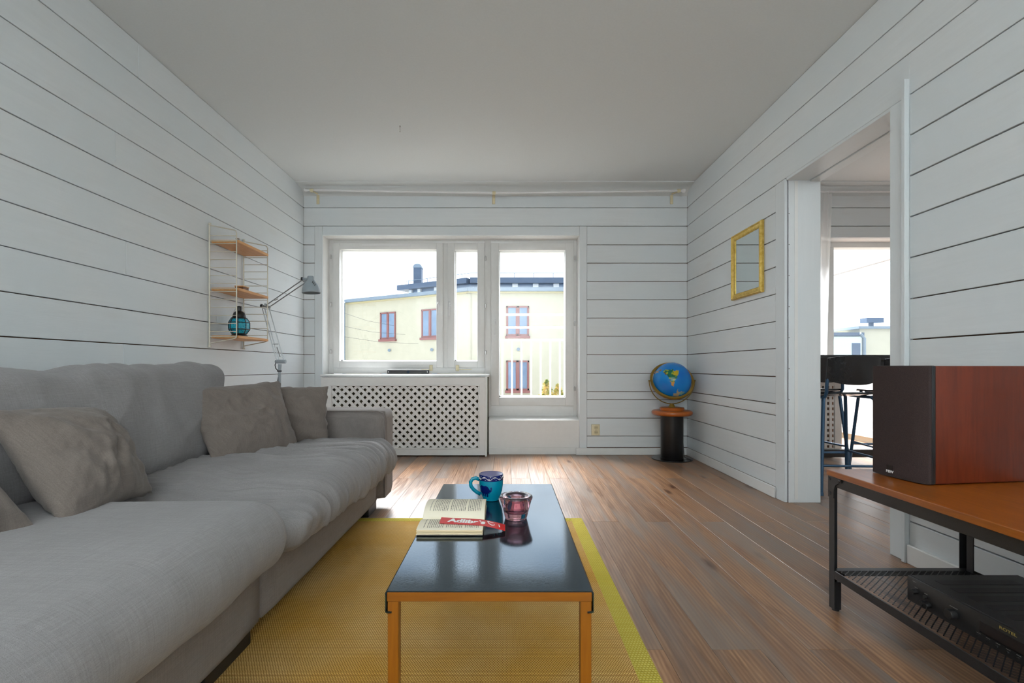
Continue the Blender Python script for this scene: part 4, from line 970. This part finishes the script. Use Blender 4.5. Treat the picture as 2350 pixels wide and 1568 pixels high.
soft_box((-1.185, .425, .350), (.565, .975, .104), (.098, .06, .104), (64, 150, 18), seat_disp_near).build('seat_cushion', m_sofa, sf, smooth=180, fix=False)
# seams on the front edges
def seam(par, pts, r=.0022): MB().tube(pts, r, 5).build('seam', m_sofa2, par)
# back cushions
def back_disp(seed):
    def f(u, p, n):
        f1 = noise.noise(Vector((p.y*5+seed, p.z*3+p.y*3, p.x*2))); f2 = noise.noise(Vector((p.y*14+p.z*9+seed, p.z*6, 2)))
        pin = math.exp(-((u.z-1)/.35)**2)*.010*noise.noise(Vector((p.y*16+seed, 1, 1)))
        f3 = 1-abs(noise.noise(Vector((p.y*3.2-p.z*2.4+seed, p.z*2+p.y, 5))))*3
        return n*(f1*.012+f2*.004+pin+f3*.008)+Vector((.035*(1-u.y**4)*(1-u.z**2)*max(0, n.x), .50*p.z*max(0, u.y)**1.5, .018*u.y*max(0, n.z)-.006*max(0, n.z)*(abs(u.y)**3)))
    return f
rb = Matrix.Rotation(R(-13), 3, 'Y')
soft_box((-1.475, 1.65, .603), (.105, .705, .228), (.10, .06, .075), (18, 120, 50), back_disp(2.0), rb).build('back_cushion', m_sofa, sf, smooth=180, fix=False)
soft_box((-1.475, .24, .610), (.105, .665, .232), (.10, .085, .11), (14, 60, 30), back_disp(8.0), rb).build('back_cushion', m_sofa, sf, smooth=180, fix=False)
# scatter cushions
def pillow(name_label, c4, thick, seed, amp=.012, n=56):
    BL, BR, TR, TL = [Vector(c) for c in c4]; ctr = (BL+BR+TR+TL)/4
    nrm = (BR-BL).cross(TL-BL).normalized()
    if nrm.dot(Vector((0, 0, EYE))-ctr) < 0: nrm = -nrm
    mb = MB(); V = {}
    for side_ in (1, -1):
        for i in range(n+1):
            for j in range(n+1):
                edge = i in (0, n) or j in (0, n)
                if edge and side_ < 0: V[side_, i, j] = V[1, i, j]; continue
                u = i/n*2-1; v = j/n*2-1; pu = u*(1-.075*(1-abs(u)**2.0)*0-.055*(1-v*v)); pv_ = v*(1-.055*(1-u*u))
                s_, t_ = (pu+1)/2, (pv_+1)/2
                p = BL*(1-s_)*(1-t_)+BR*s_*(1-t_)+TR*s_*t_+TL*(1-s_)*t_
                h = thick*((1-u*u)**.6)*((1-v*v)**.6)
                q_ = Vector((u*1.3+seed, v*1.3, seed))
                wv_ = Vector((noise.noise(q_*1.1), noise.noise(q_*1.1+Vector((9, 9, 9))), 0))*.5
                f1 = 1-abs(noise.noise(q_*1.7+wv_))*3.0; f2 = 1-abs(noise.noise(Vector((u*3.0+v*1.5+seed, v*1.9-u*.8, seed))+wv_*1.8))*3.0
                e_ = ((1-u**4)*(1-v**4))
                h2 = h+amp*1.2*(f1*.9+f2*.5)*(e_**1.1) + (.004*noise.noise(q_*7) if not edge else 0)
                off = nrm*side_*h2 if not edge else nrm*(.010*noise.noise(q_*5))+(ctr-p)*(.06*noise.noise(q_*4+Vector((3, 3, 3)))*(1 if abs(u*v) < .9 else 0))
                V[side_, i, j] = mb.bm.verts.new(p+off)
    for side_ in (1, -1):
        for i in range(n):
            for j in range(n):
                f_ = (V[side_, i, j], V[side_, i+1, j], V[side_, i+1, j+1], V[side_, i, j+1])
                try: mb.bm.faces.new(f_ if side_ > 0 else f_[::-1])
                except ValueError: pass
    zmin = min(BL.z, BR.z)
    o = mb.build('throw_pillow', m_pillow, None, ((BL+BR)/2), smooth=180)
    return tag(o, name_label, 'cushion', 'taupe scatter cushions on the sofa')
pillow('taupe scatter cushion standing nearest the armrest, behind another cushion', [(-1.40, 2.40, .415), (-.965, 2.615, .412), (-1.000, 2.69, .722), (-1.40, 2.53, .735)], .075, 4.0, .011)
pillow('taupe scatter cushion at the far end of the back cushion, in front of another', [(-1.245, 2.03, .412), (-1.025, 2.385, .412), (-1.185, 2.50, .760), (-1.455, 2.125, .735)], .080, 1.3, .012)
pillow('large crumpled taupe scatter cushion in the middle of the sofa', [(-1.085, 1.175, .435), (-1.150, 1.56, .425), (-1.385, 1.64, .695), (-1.355, 1.235, .720)], .085, 7.7, .0095)
pillow('taupe scatter cushion nearest the camera, cut by the picture edge', [(-1.23, .74, .45), (-1.090, 1.125, .448), (-1.36, 1.16, .70), (-1.43, .76, .72)], .095, 11.1, .013)

# ================================================================= coffee table
ct = empty('coffee_table', (-.035, 1.43, 0), 'low coffee table with glossy black folded top and amber wooden legs', 'coffee table')
tx0, tx1, ty0, ty1, tz = -.248, .178, .983, 1.880, .372
th = .0025
mb = MB()
prof_ = [(tx0+.003, tz-.046), (tx0-.001, tz-.044), (tx0-.001, tz-.004), (tx0+.003, tz), (tx1-.003, tz), (tx1+.001, tz-.004), (tx1+.001, tz-.044), (tx1-.003, tz-.046)]
inn_ = [(tx0+.010, tz-.046+th), (tx0+.001, tz-.042), (tx0+.0015, tz-.0055), (tx0+.004, tz-th), (tx1-.004, tz-th), (tx1-.0015, tz-.0055), (tx1-.001, tz-.042), (tx1-.010, tz-.046+th)]
poly = [(tx0+.012, tz-.046)]+prof_+[(tx1-.012, tz-.046)]+[(tx1-.012, tz-.046+th)]+inn_[::-1]+[(tx0+.012, tz-.046+th)]
mb.prism(poly, ty0, ty1, lambda u, v, d: Vector((u, d, v))); mb.build('table_top', m_top, ct, smooth=30)
for y in (ty0+.001, ty1-.021): MB().bb(tx0+.0025, tx1-.0025, y, y+.020, tz-.0225, tz-.003, .0008).build('end_rail', m_orangew, ct, smooth=0)
for xs_ in ((tx0+.0025, tx0+.012), (tx1-.012, tx1-.0025)): MB().bb(xs_[0], xs_[1], ty0+.022, ty1-.022, tz-.04, tz-.004).build('side_rail', m_orangewz, ct, smooth=0)
for x, s_ in ((tx0+.003, 1), (tx1-.003, -1)):
    for y in (ty0+.003, ty1-.027):
        xa, xb = sorted((x, x+s_*.0225)); MB().bb(xa, xb, y, y+.024, .0095, tz-.0228, .0012).build('leg', m_orangewz, ct, smooth=0)
# --- book
bk = empty('open_book', (-.155, 1.445, tz), 'open paperback lying face up on the coffee table', 'book')
bx0, bx1 = -.246, -.065
m_edge = NT('page_edges'); m_edge.set(Roughness=.9); e1 = m_edge.noise(m_edge.coord((2, 2, 900)), 1, 2); m_edge.base(m_edge.mix(m_edge.rng(e1, .35, .65), lin(206, 184, 140), lin(240, 226, 196)))
def page_mat(name, y_a, y_b, seed):
    m = NT(name); m.set(Roughness=.85); t = m.t.nodes.new('ShaderNodeTexCoord'); s_ = m.t.nodes.new('ShaderNodeSeparateXYZ'); m.l(t.outputs['Object'], s_.inputs[0])
    X_, Y_ = s_.outputs[0], s_.outputs[1]
    ln_ = m.math('FRACT', m.math('MULTIPLY', m.math('ADD', X_, 1), 1/.0052)); line = m.math('LESS_THAN', ln_, .48)
    row = m.math('FLOOR', m.math('MULTIPLY', m.math('ADD', X_, 1), 1/.0052))
    cv = m.t.nodes.new('ShaderNodeCombineXYZ'); m.l(m.math('MULTIPLY', row, 3.7), cv.inputs[0]); m.l(m.math('MULTIPLY', Y_, 620), cv.inputs[1]); m.l(m.math('MULTIPLY', ln_, 2.2), cv.inputs[2])
    n_ = m.noise(cv.outputs[0], 1.0, 1); word = m.math('GREATER_THAN', n_, .46)
    inx = m.math('MULTIPLY', m.math('GREATER_THAN', X_, -.074), m.math('LESS_THAN', X_, .078)); iny = m.math('MULTIPLY', m.math('GREATER_THAN', Y_, y_a), m.math('LESS_THAN', Y_, y_b))
    gap = m.math('LESS_THAN', m.math('ABSOLUTE', m.math('SUBTRACT', m.math('FRACT', m.math('MULTIPLY', m.math('ADD', X_, 1.004), 1/.052)), .5)), .46)
    f_ = m.math('MULTIPLY', m.math('MULTIPLY', line, word), m.math('MULTIPLY', m.math('MULTIPLY', inx, iny), gap))
    m.base(m.mix(m.math('MULTIPLY', f_, .85), lin(238, 230, 208), lin(40, 36, 34))); return m.m
NR = lambda L_: [(1.304+(y-1.304)*.73, z) for y, z in L_]
FRR = lambda L_: [(1.407+(y-1.445)*1.22, z) for y, z in L_]
near = [(1.304, .0155), (1.312, .0170), (1.34, .0195), (1.38, .0205), (1.41, .0195), (1.432, .0150), (1.443, .0105)]
far = [(1.445, .0105), (1.450, .0200), (1.460, .0300), (1.478, .0375), (1.505, .0410), (1.535, .0390), (1.560, .0330), (1.578, .0240)]
def sheet(name, prof, mat, thk=.0004, x0=bx0, x1=bx1):
    mb = MB(); N = 10; n_ = len(prof)
    for sgn in (0, 1):
        pass
    vs = []
    for s_ in (0, 1):
        for i, (y, z) in enumerate(prof):
            for k in range(N+1): vs.append((x0+(x1-x0)*k/N, y, tz+z-(thk if s_ else 0)))
    o_ = n_*(N+1); fs = []
    for i in range(n_-1):
        for k in range(N):
            a = i*(N+1)+k; fs.append((a, a+1, a+N+2, a+N+1)); fs.append((o_+a, o_+a+N+1, o_+a+N+2, o_+a+1))
    for k in range(N): fs.append((k, o_+k, o_+k+1, k+1)); a = (n_-1)*(N+1)+k; fs.append((a, a+1, o_+a+1, o_+a))
    for i in range(n_-1): a = i*(N+1); fs.append((a, a+N+1, o_+a+N+1, o_+a)); a += N; fs.append((a, o_+a, o_+a+N+1, a+N+1))
    mb.raw(vs, fs); return mb.build(name, mat, bk, smooth=60)
near = NR(near); far = FRR(far)
sheet('page', near, page_mat('near_page_print', -.128, -.048, 1)); sheet('page', far, page_mat('far_page_print', -.018, .112, 2))
mb = MB(); mb.prism(NR([(1.303, .0052), (1.306, .0150), (1.34, .0188), (1.38, .0198), (1.41, .0188), (1.432, .0142), (1.443, .0096), (1.443, .0042), (1.304, .0045)]), bx0+.001, bx1-.001, lambda u, v, d: Vector((d, u, tz+v))); mb.build('page_block', m_edge.m, bk, smooth=0)
mb = MB(); mb.prism(FRR([(1.446, .0042), (1.446, .0096), (1.451, .019), (1.461, .0292), (1.479, .0366), (1.505, .0402), (1.535, .0382), (1.56, .0322), (1.576, .0225), (1.574, .008), (1.572, .0042)]), bx0+.001, bx1-.001, lambda u, v, d: Vector((d, u, tz+v))); mb.build('page_block', m_edge.m, bk, smooth=0)
sheet('page', [(1.300, .0118), (1.33, .0128), (1.36, .0125)], m_edge.m)
sheet('cover', [(1.300, .0042), (1.37, .0020), (1.444, .0014), (1.50, .0018), (1.575, .0042)], plain('book_cover', lin(225, 214, 190), .5), .0010)
# --- bookmark
bmk = empty('bookmark', (-.10, 1.435, tz+.02), 'red paper bookmark with white lettering lying across the open book', 'bookmark')
m_red = plain('red_card', lin(214, 40, 36), .45, vary=.03)
MB_ = MB(); pr_ = [(-.188, .0235), (-.150, .0225), (-.11, .0220), (-.075, .0212), (-.060, .0195), (-.035, .0150), (-.012, .0100), (-.004, .0080)]
vs = []; yb0, yb1 = 1.338, 1.384
def by(i, s_, x): return (yb1 if s_ else yb0)-.018*(x+.188)/.184
for z_ in (0, -.0005):
    for i, (x, z) in enumerate(pr_):
        for s_ in (0, 1): vs.append((x, by(i, s_, x), tz+z+z_+(.002 if s_ else 0)))
n_ = len(pr_); fs = []
for i in range(n_-1): a = 2*i; fs += [(a, a+2, a+3, a+1), (2*n_+a, 2*n_+a+1, 2*n_+a+3, 2*n_+a+2), (a, 2*n_+a, 2*n_+a+2, a+2), (a+1, a+3, 2*n_+a+3, 2*n_+a+1)]
fs += [(0, 1, 2*n_+1, 2*n_), (2*n_-2, 4*n_-2, 4*n_-1, 2*n_-1)]
MB_.raw(vs, fs).build('strip', m_red, bmk, smooth=60)
m_wh = plain('white_print', (.88, .88, .86), .5)
text('lettering', 'Adlibris', .034, Matrix.Translation((-.164, 1.3585, tz+.0250)) @ Matrix.Rotation(R(-5.6), 4, 'Z') @ Matrix.Rotation(R(2.0), 4, 'Y') @ Matrix.Rotation(R(3), 4, 'X'), m_wh, bmk, bold=.0014, fit=.105)
ic = MB(); o0 = Vector((-.054, 1.341, tz+.0195))
def icp(u, v): return Vector((o0.x+u, o0.y+v*1.1-.09*u, tz+.0212-.30*(u)))
ic.tube([icp(0, .018), icp(.004, .004), icp(.013, -.001), icp(.020, .005), icp(.021, .018), icp(0, .018)], .0011, 5)
ic.tube([icp(.026, .016), icp(.040, .016)], .0018, 5); ic.tube([icp(.032, .016), icp(.034, .000)], .0026, 5); ic.build('print_mark', m_wh, bmk)
# --- mug
MX, MY = -.0535, 1.659
mg_ = empty('mug', (MX, MY, tz), 'turquoise ceramic mug with dark blue rim band and a blue elephant', 'mug')
m_teal = plain('turquoise_glaze', lin(0, 132, 160), .12, vary=.03, bscale=20); m_navy = plain('navy_glaze', lin(4, 22, 92), .12, vary=.05); m_navyin = plain('cobalt_glaze', lin(8, 24, 140), .12)
mprof = [(.0, 0), (.0245, 0), (.027, .002), (.0275, .006), (.0335, .018), (.0385, .034), (.0410, .052), (.0418, .068), (.0418, .0715)]
MB().lathe(mprof+[(.0385, .0715), (.0375, .05), (.034, .03), (.028, .010), (0, .006)], (MX, MY, tz), 48).build('body', m_teal, mg_)
MB().lathe([(.0390, .0712), (.0420, .0712), (.0421, .080), (.0421, .0895), (.0415, .0905), (.0400, .0905), (.0394, .0895)], (MX, MY, tz), 48).build('rim_band', m_navy, mg_)
MB().lathe([(.0389, .0900), (.0380, .060), (.035, .034), (.028, .011), (0, .008)], (MX, MY, tz), 40).build('lining', m_navyin, mg_, fix=False)
def mr(z):
    for (r0, z0_), (r1, z1_) in zip(mprof, mprof[1:]):
        if z0_ <= z <= z1_ and z1_ > z0_: return r0+(r1-r0)*(z-z0_)/(z1_-z0_)
    return .0421
def msurf(u, z, e=.0003):
    r_ = mr(z)+e; a = u/.0418; return Vector((MX+r_*math.sin(a), MY-r_*math.cos(a), tz+z))
mb = MB(); mb.tube([(MX-.040, MY-.002, tz+.070), (MX-.052, MY-.004, tz+.076), (MX-.064, MY-.005, tz+.073), (MX-.071, MY-.006, tz+.062), (MX-.069, MY-.006, tz+.048), (MX-.060, MY-.005, tz+.036), (MX-.048, MY-.003, tz+.026), (MX-.036, MY-.002, tz+.020)], .005, 10, flat=1.3); mb.build('handle', m_teal, mg_, smooth=180)
EL = [(1190, 440), (1215, 412), (1260, 420), (1290, 412), (1325, 428), (1350, 465), (1362, 490), (1372, 472), (1368, 445), (1385, 432), (1398, 455), (1392, 500), (1375, 524), (1352, 522), (1356, 546), (1336, 540), (1324, 560), (1322, 608), (1297, 608), (1297, 565), (1285, 560), (1283, 605), (1260, 605), (1255, 556), (1243, 558), (1247, 600), (1220, 598), (1213, 560), (1190, 530)]
ex = [((a-1375)/7.34*MY*.975/F, EYE-(1060+b/7.34-CY)*MY*.975/F-tz) for a, b in EL]
mb = MB(); patch(mb, ex, .0006, lambda u, z: msurf(math.asin(max(-1, min(1, u/.0418)))*.0418, max(.004, z), .0004)); mb.build('elephant_print', m_navy, mg_, smooth=180, fix=False)
sc_ = MB()
for k in range(-3, 4):
    c_ = k*.0185+.004; s_ = 1 if k % 2 == 0 else -1; pts = []
    for i in range(15):
        t = i/14; pts.append(msurf(c_-.009+t*.020, .0805+s_*.0052*math.cos(t*math.pi)*-1, .0006))
    sc_.tube(pts, .0006, 5)
    sc_.tube([msurf(c_+.011-.0036*(1-i/16)*math.cos(i*.55)-.002, .0805+s_*(.0042-.001-.0036*(1-i/16)*math.sin(i*.55)), .0006) for i in range(14)], .0005, 5)
    sc_.tube([msurf(c_-.004, .0855 if s_ > 0 else .0760, .0002), msurf(c_-.004, .0855 if s_ > 0 else .0760, .0012)], .0009, 8)
sc_.build('scroll_print', m_wh, mg_)
# --- tealight holder
TX, TY = .0285, 1.456
tl_ = NT('plum_glass'); tl_.base((.74, .40, .46)).set(Roughness=.02, IOR=1.5); tl_.b.inputs['Transmission Weight'].default_value = 1.0
MB().lathe([(0, 0), (.0300, 0), (.0325, .0015), (.0335, .004), (.0400, .030), (.0475, .056), (.0505, .0625), (.0500, .0675), (.0460, .0700), (.0320, .0685), (.0265, .0655), (.0245, .060), (.0270, .040), (.0270, .022), (.0250, .0195), (0, .0190)], (TX, TY, tz+.0003), 64).build('tealight_holder', tl_.m, None, (TX, TY, tz), smooth=60)
tag(bpy.data.objects['tealight_holder'], 'thick plum-coloured glass tealight holder on the coffee table', 'candle holder')

# ================================================================= TV bench with speaker and amplifier
m_bamb = wood('honey_pine_board', lin(166, 92, 28), lin(140, 72, 16), 'y', 1.4, .28, lin(116, 54, 12), coat=.2)
tb = empty('tv_bench', (1.35, 1.15, 0), 'low bench with honey-coloured wooden top on a black angle-iron frame', 'bench')
bx_0, bx_1, by_0, by_1 = 1.105, 1.60, .62, 1.657
MB().bb(bx_0, bx_1, by_0, by_1, .4585, .4785, .002, 2).build('bench_top', m_bamb, tb, smooth=0)
def angle(par, name, x0, x1, y0, y1, z0, z1): MB().bb(x0, x1, y0, y1, z0, z1, .0015).build(name, m_black, par, smooth=0)
legx = (1.112, 1.560)
for x in legx:
    for y in (by_0+.01, by_1-.031):
        s_ = 1 if x < 1.3 else -1
        mb = MB(); mb.bb(x, x+.027, y+(.024 if y > 1 else 0), y+(.027 if y > 1 else .003), .006, .4585, .0006); xx = x if x < 1.3 else x+.024; mb.bb(xx, xx+.003, y, y+.027, .006, .4585, .0006)
        mb.bb(x+.002, x+.025, y+.002, y+.025, .006, .10, .0006)
        lg = mb.build('leg', m_black, tb, smooth=0)
        MB().lathe([(.011, 0), (.011, .006), (0, .006)], (x+.0135, y+.0135, 0), 12).build('foot_pad', m_blackpl, lg)
    angle(tb, 'long_rail', x if x < 1.3 else x+.024, (x+.003) if x < 1.3 else x+.027, by_0+.03, by_1-.03, .424, .4583); angle(tb, 'long_rail', x+.0005, x+.027, by_0+.03, by_1-.03, .4545, .4583)
    angle(tb, 'shelf_rail', x, x+.027, by_0+.03, by_1-.03, .112, .115); angle(tb, 'shelf_rail', x if x < 1.3 else x+.024, x+.003 if x < 1.3 else x+.027, by_0+.03, by_1-.03, .112, .140)
for y in (by_0+.01, by_1-.008):
    angle(tb, 'end_rail', legx[0]+.003, legx[1]+.02, y-.003, y, .112, .140); angle(tb, 'end_rail', legx[0]+.003, legx[1]+.02, y-.027 if y > 1 else y, y if y > 1 else y+.027, .137, .140); angle(tb, 'end_rail', legx[0]+.003, legx[1]+.02, y-.003, y, .424, .4583)
angle(tb, 'back_post', 1.558, 1.562, 1.600, 1.625, .14, .43)
# gusset plates
for y, s_ in ((by_1-.004, -1), (by_0+.01, 1)):
    g_ = MB().prism([(0, 0), (.065, 0), (.065, -.012), (.050, -.016), (.036, -.026), (.029, -.042), (.027, -.072), (0, -.072)], 1.1085, 1.1115, lambda u, v, d: Vector((d, y+s_*u, .4575+v))).build('gusset', m_black, tb, smooth=0)
    bo = MB()
    for u, v in ((.010, -.010), (.056, -.007), (.012, -.058)): bo.lathe([(0, .003), (.003, .0028), (.0045, .001), (.0045, 0)], (0, 0, 0), 10, M=Matrix.Translation((1.1085, y+s_*u, .4575+v)) @ Matrix.Rotation(R(-90), 4, 'Y'))
    bo.build('bolt', m_nickel if False else m_blackgl, g_)
# expanded metal shelf: diamond strands
ms = MB(); xa, xb, ya, yb_ = 1.125, 1.575, by_0+.02, by_1-.02; px_, py_ = .022, .009; zq = .1385
def strand(p, q_, h=.0022):
    d = Vector((q_[0]-p[0], q_[1]-p[1], 0)); n_ = Vector((-d.y, d.x, 0)).normalized()*.0011
    a, b = Vector((p[0], p[1], zq)), Vector((q_[0], q_[1], zq)); up_ = Vector((0, 0, h))
    ms.raw([a-n_, a+n_, b+n_, b-n_, a-n_+up_, a+n_+up_, b+n_+up_, b-n_+up_], [(4, 5, 6, 7), (0, 1, 5, 4), (2, 3, 7, 6), (3, 2, 1, 0)])
nx_ = int((xb-xa)/px_); ny_ = int((yb_-ya)/py_)
for i in range(nx_):
    for j in range(ny_):
        x = xa+i*px_; y = ya+j*py_
        if (j % 2) == 0: strand((x, y), (x+px_/2, y+py_)); strand((x+px_, y), (x+px_/2, y+py_))
        else: strand((x+px_/2, y), (x, y+py_)); strand((x+px_/2, y), (x+px_, y+py_))
tag(ms.build('mesh_shelf', m_black, tb, smooth=0, fix=False), 'black expanded-metal shelf', kind='stuff')
# --- loudspeaker (front faces the sofa)
spk = empty('loudspeaker', (1.40, 1.5, .4785), 'cherry wood bookshelf loudspeaker with dark brown cloth front on the bench', 'loudspeaker')
p0 = Vector((1.2405, 1.613, 0)); p1 = Vector((1.2640, 1.424, 0)); fd = (p1-p0).normalized()  # along the front
bk_ = Vector((-fd.y, fd.x, 0));
if bk_.x < 0: bk_ = -bk_
Wd = (p1-p0).length; D_ = .37
def SP(u, d, z): return p0+fd*u+bk_*d+Vector((0, 0, .4785+z))
def spbox(name, u0, u1, d0, d1, z0, z1, mat, par, bev=.003):
    M = Matrix(((fd.x, bk_.x, 0, p0.x), (fd.y, bk_.y, 0, p0.y), (0, 0, 1, .4785), (0, 0, 0, 1))); return MB().bb(u0, u1, d0, d1, z0, z1, bev, 2, mat=M).build(name, mat, par, smooth=30)
m_cherry = wood('cherry_veneer', lin(112, 42, 12), lin(92, 32, 7), 'z', .8, .45, lin(72, 22, 6))
spbox('cabinet', 0, Wd, .014, D_, .003, .356, m_cherry, spk, .004); spbox('baffle', 0, Wd, 0, .0145, .002, .357, m_black, spk, .004)
m_grille = NT('brown_speaker_cloth'); m_grille.set(Roughness=.95); gq = m_grille.noise(m_grille.coord(), 900, 2); m_grille.base(m_grille.mix(m_grille.rng(gq, .4, .6), lin(44, 33, 33), lin(66, 52, 50))); m_grille.bump(gq, .3, .001)
gp = [(.001, .0), (.001, -.010), (.010, -.018), (.05, -.024), (Wd/2, -.026), (Wd-.05, -.024), (Wd-.012, -.018), (Wd-.001, -.010), (Wd-.001, 0)]
MB().prism(gp, .003, .3565, lambda u, v, d: SP(u, v, d)).build('grille', m_grille.m, spk, smooth=30)
Ml = Matrix(((fd.x, 0, -bk_.x, SP(.068, -.0262, 0).x), (fd.y, 0, -bk_.y, SP(.068, -.0262, 0).y), (0, 1, 0, .4785+.020), (0, 0, 0, 1)))
MB().bb(0, .020, .003, .019, -.0006, .0004, mat=Matrix.Translation(Ml.to_translation()) @ Ml.to_3x3().to_4x4()).build('badge', m_blackgl, spk, smooth=0)
text('lettering', 'B&W', .0115, Ml @ Matrix.Translation((-.001, -.001, .0012)), m_wh, spk, bold=.0004)
for u in (.02, Wd-.02):
    for d in (.04, .26): a = SP(u, d, 0); MB().lathe([(.006, 0), (.006, .003), (0, .003)], a, 10).build('foot', m_blackpl, spk)
# --- amplifier
am = empty('amplifier', (1.33, 1.19, .1405), 'black hi-fi amplifier with vented top on the mesh shelf of the bench', 'amplifier')
ax0, ax1, ay0, ay1, az0, az1 = 1.177, 1.50, .977, 1.407, .1505, .221
m_amp = plain('black_anodised', (.014, .014, .015), .42, vary=.1, bscale=200)
MB().bb(ax0+.006, ax1, ay0, ay1, az0, az1, .002, 1).build('case', m_amp, am, smooth=0)
MB().bb(ax0, ax0+.0065, ay0-.002, ay1+.002, az0-.002, az1-.0005, .003, 2).build('front_panel', m_amp, am, smooth=30)
for x in (ax0+.03, ax1-.03):
    for y in (ay0+.03, ay1-.03): MB().lathe([(.014, 0), (.014, .010), (0, .0105)], (x, y, .1402), 16).build('foot', m_blackpl, am)
vm = NT('perforated_black'); vm.set(Roughness=.5); tcv = vm.t.nodes.new('ShaderNodeTexCoord'); vo_ = vm.t.nodes.new('ShaderNodeTexVoronoi'); vo_.inputs['Scale'].default_value = 230; vo_.inputs['Randomness'].default_value = 0
vm.l(tcv.outputs['Object'], vo_.inputs['Vector']); vm.base(vm.mix(vm.math('LESS_THAN', vo_.outputs[0], .36), (.018, .018, .019), (.0015, .0015, .0015)))
for k in range(8):
    y = ay1-.038-k*.047
    if y-.028 > ay0+.01: MB().bb(ax0+.045, ax1-.055, y-.028, y, az1-.0008, az1+.0008, .0003).build('vent_panel', vm.m, am, smooth=0)
Mx = Matrix.Rotation(R(-90), 4, 'Y')
def knob(y, z, r_, h=.013, name='knob', mat=m_blackpl): return MB().lathe([(r_, 0), (r_, h*.85), (r_*.9, h), (0, h)], (0, 0, 0), 20, M=Matrix.Translation((ax0, y, z)) @ Mx).build(name, mat, am)
knob(ay1-.030, az0+.035, .0075); knob(ay1-.062, az0+.035, .0045, .006, 'button'); knob(ay1-.058, az0+.016, .0075); knob(ay1-.072, az0+.016, .0075); knob(ay1-.145, az0+.030, .013, .016)
MB().bb(ax0-.0012, ax0+.001, ay1-.385, ay1-.215, az0+.022, az0+.050, .0004).build('display', m_blackgl, am, smooth=0)
for k in range(8): knob(ay1-.212-k*.0235, az0+.011, .0030, .004, 'button')
m_gold = plain('gold_print', lin(176, 156, 84), .4, .3)
Mt = Matrix(((0, 0, -1, ax0-.0006), (-1, 0, 0, ay1-.262), (0, 1, 0, az1-.0105), (0, 0, 0, 1)))
text('lettering', 'ROTEL', .0095, Mt, m_gold, am, bold=.0001, xs=1.4)
pmk = MB()
for y, z, w_ in ((ay1-.024, az1-.010, .012), (ay1-.030, az0+.046, .010), (ay1-.062, az0+.043, .010), (ay1-.145, az0+.047, .022)): pmk.bb(ax0-.0004, ax0, y-w_/2, y+w_/2, z, z+.0012)
for k in range(8): pmk.bb(ax0-.0004, ax0, ay1-.212-k*.0235-.005, ay1-.212-k*.0235+.005, az0+.017, az0+.0179)
pmk.build('panel_print', plain('grey_print', (.3, .3, .28), .5), am, smooth=0)
for o in bpy.data.objects:
    if o.parent is None and o.name.startswith(('baseboard',)) : o['kind'] = 'structure'
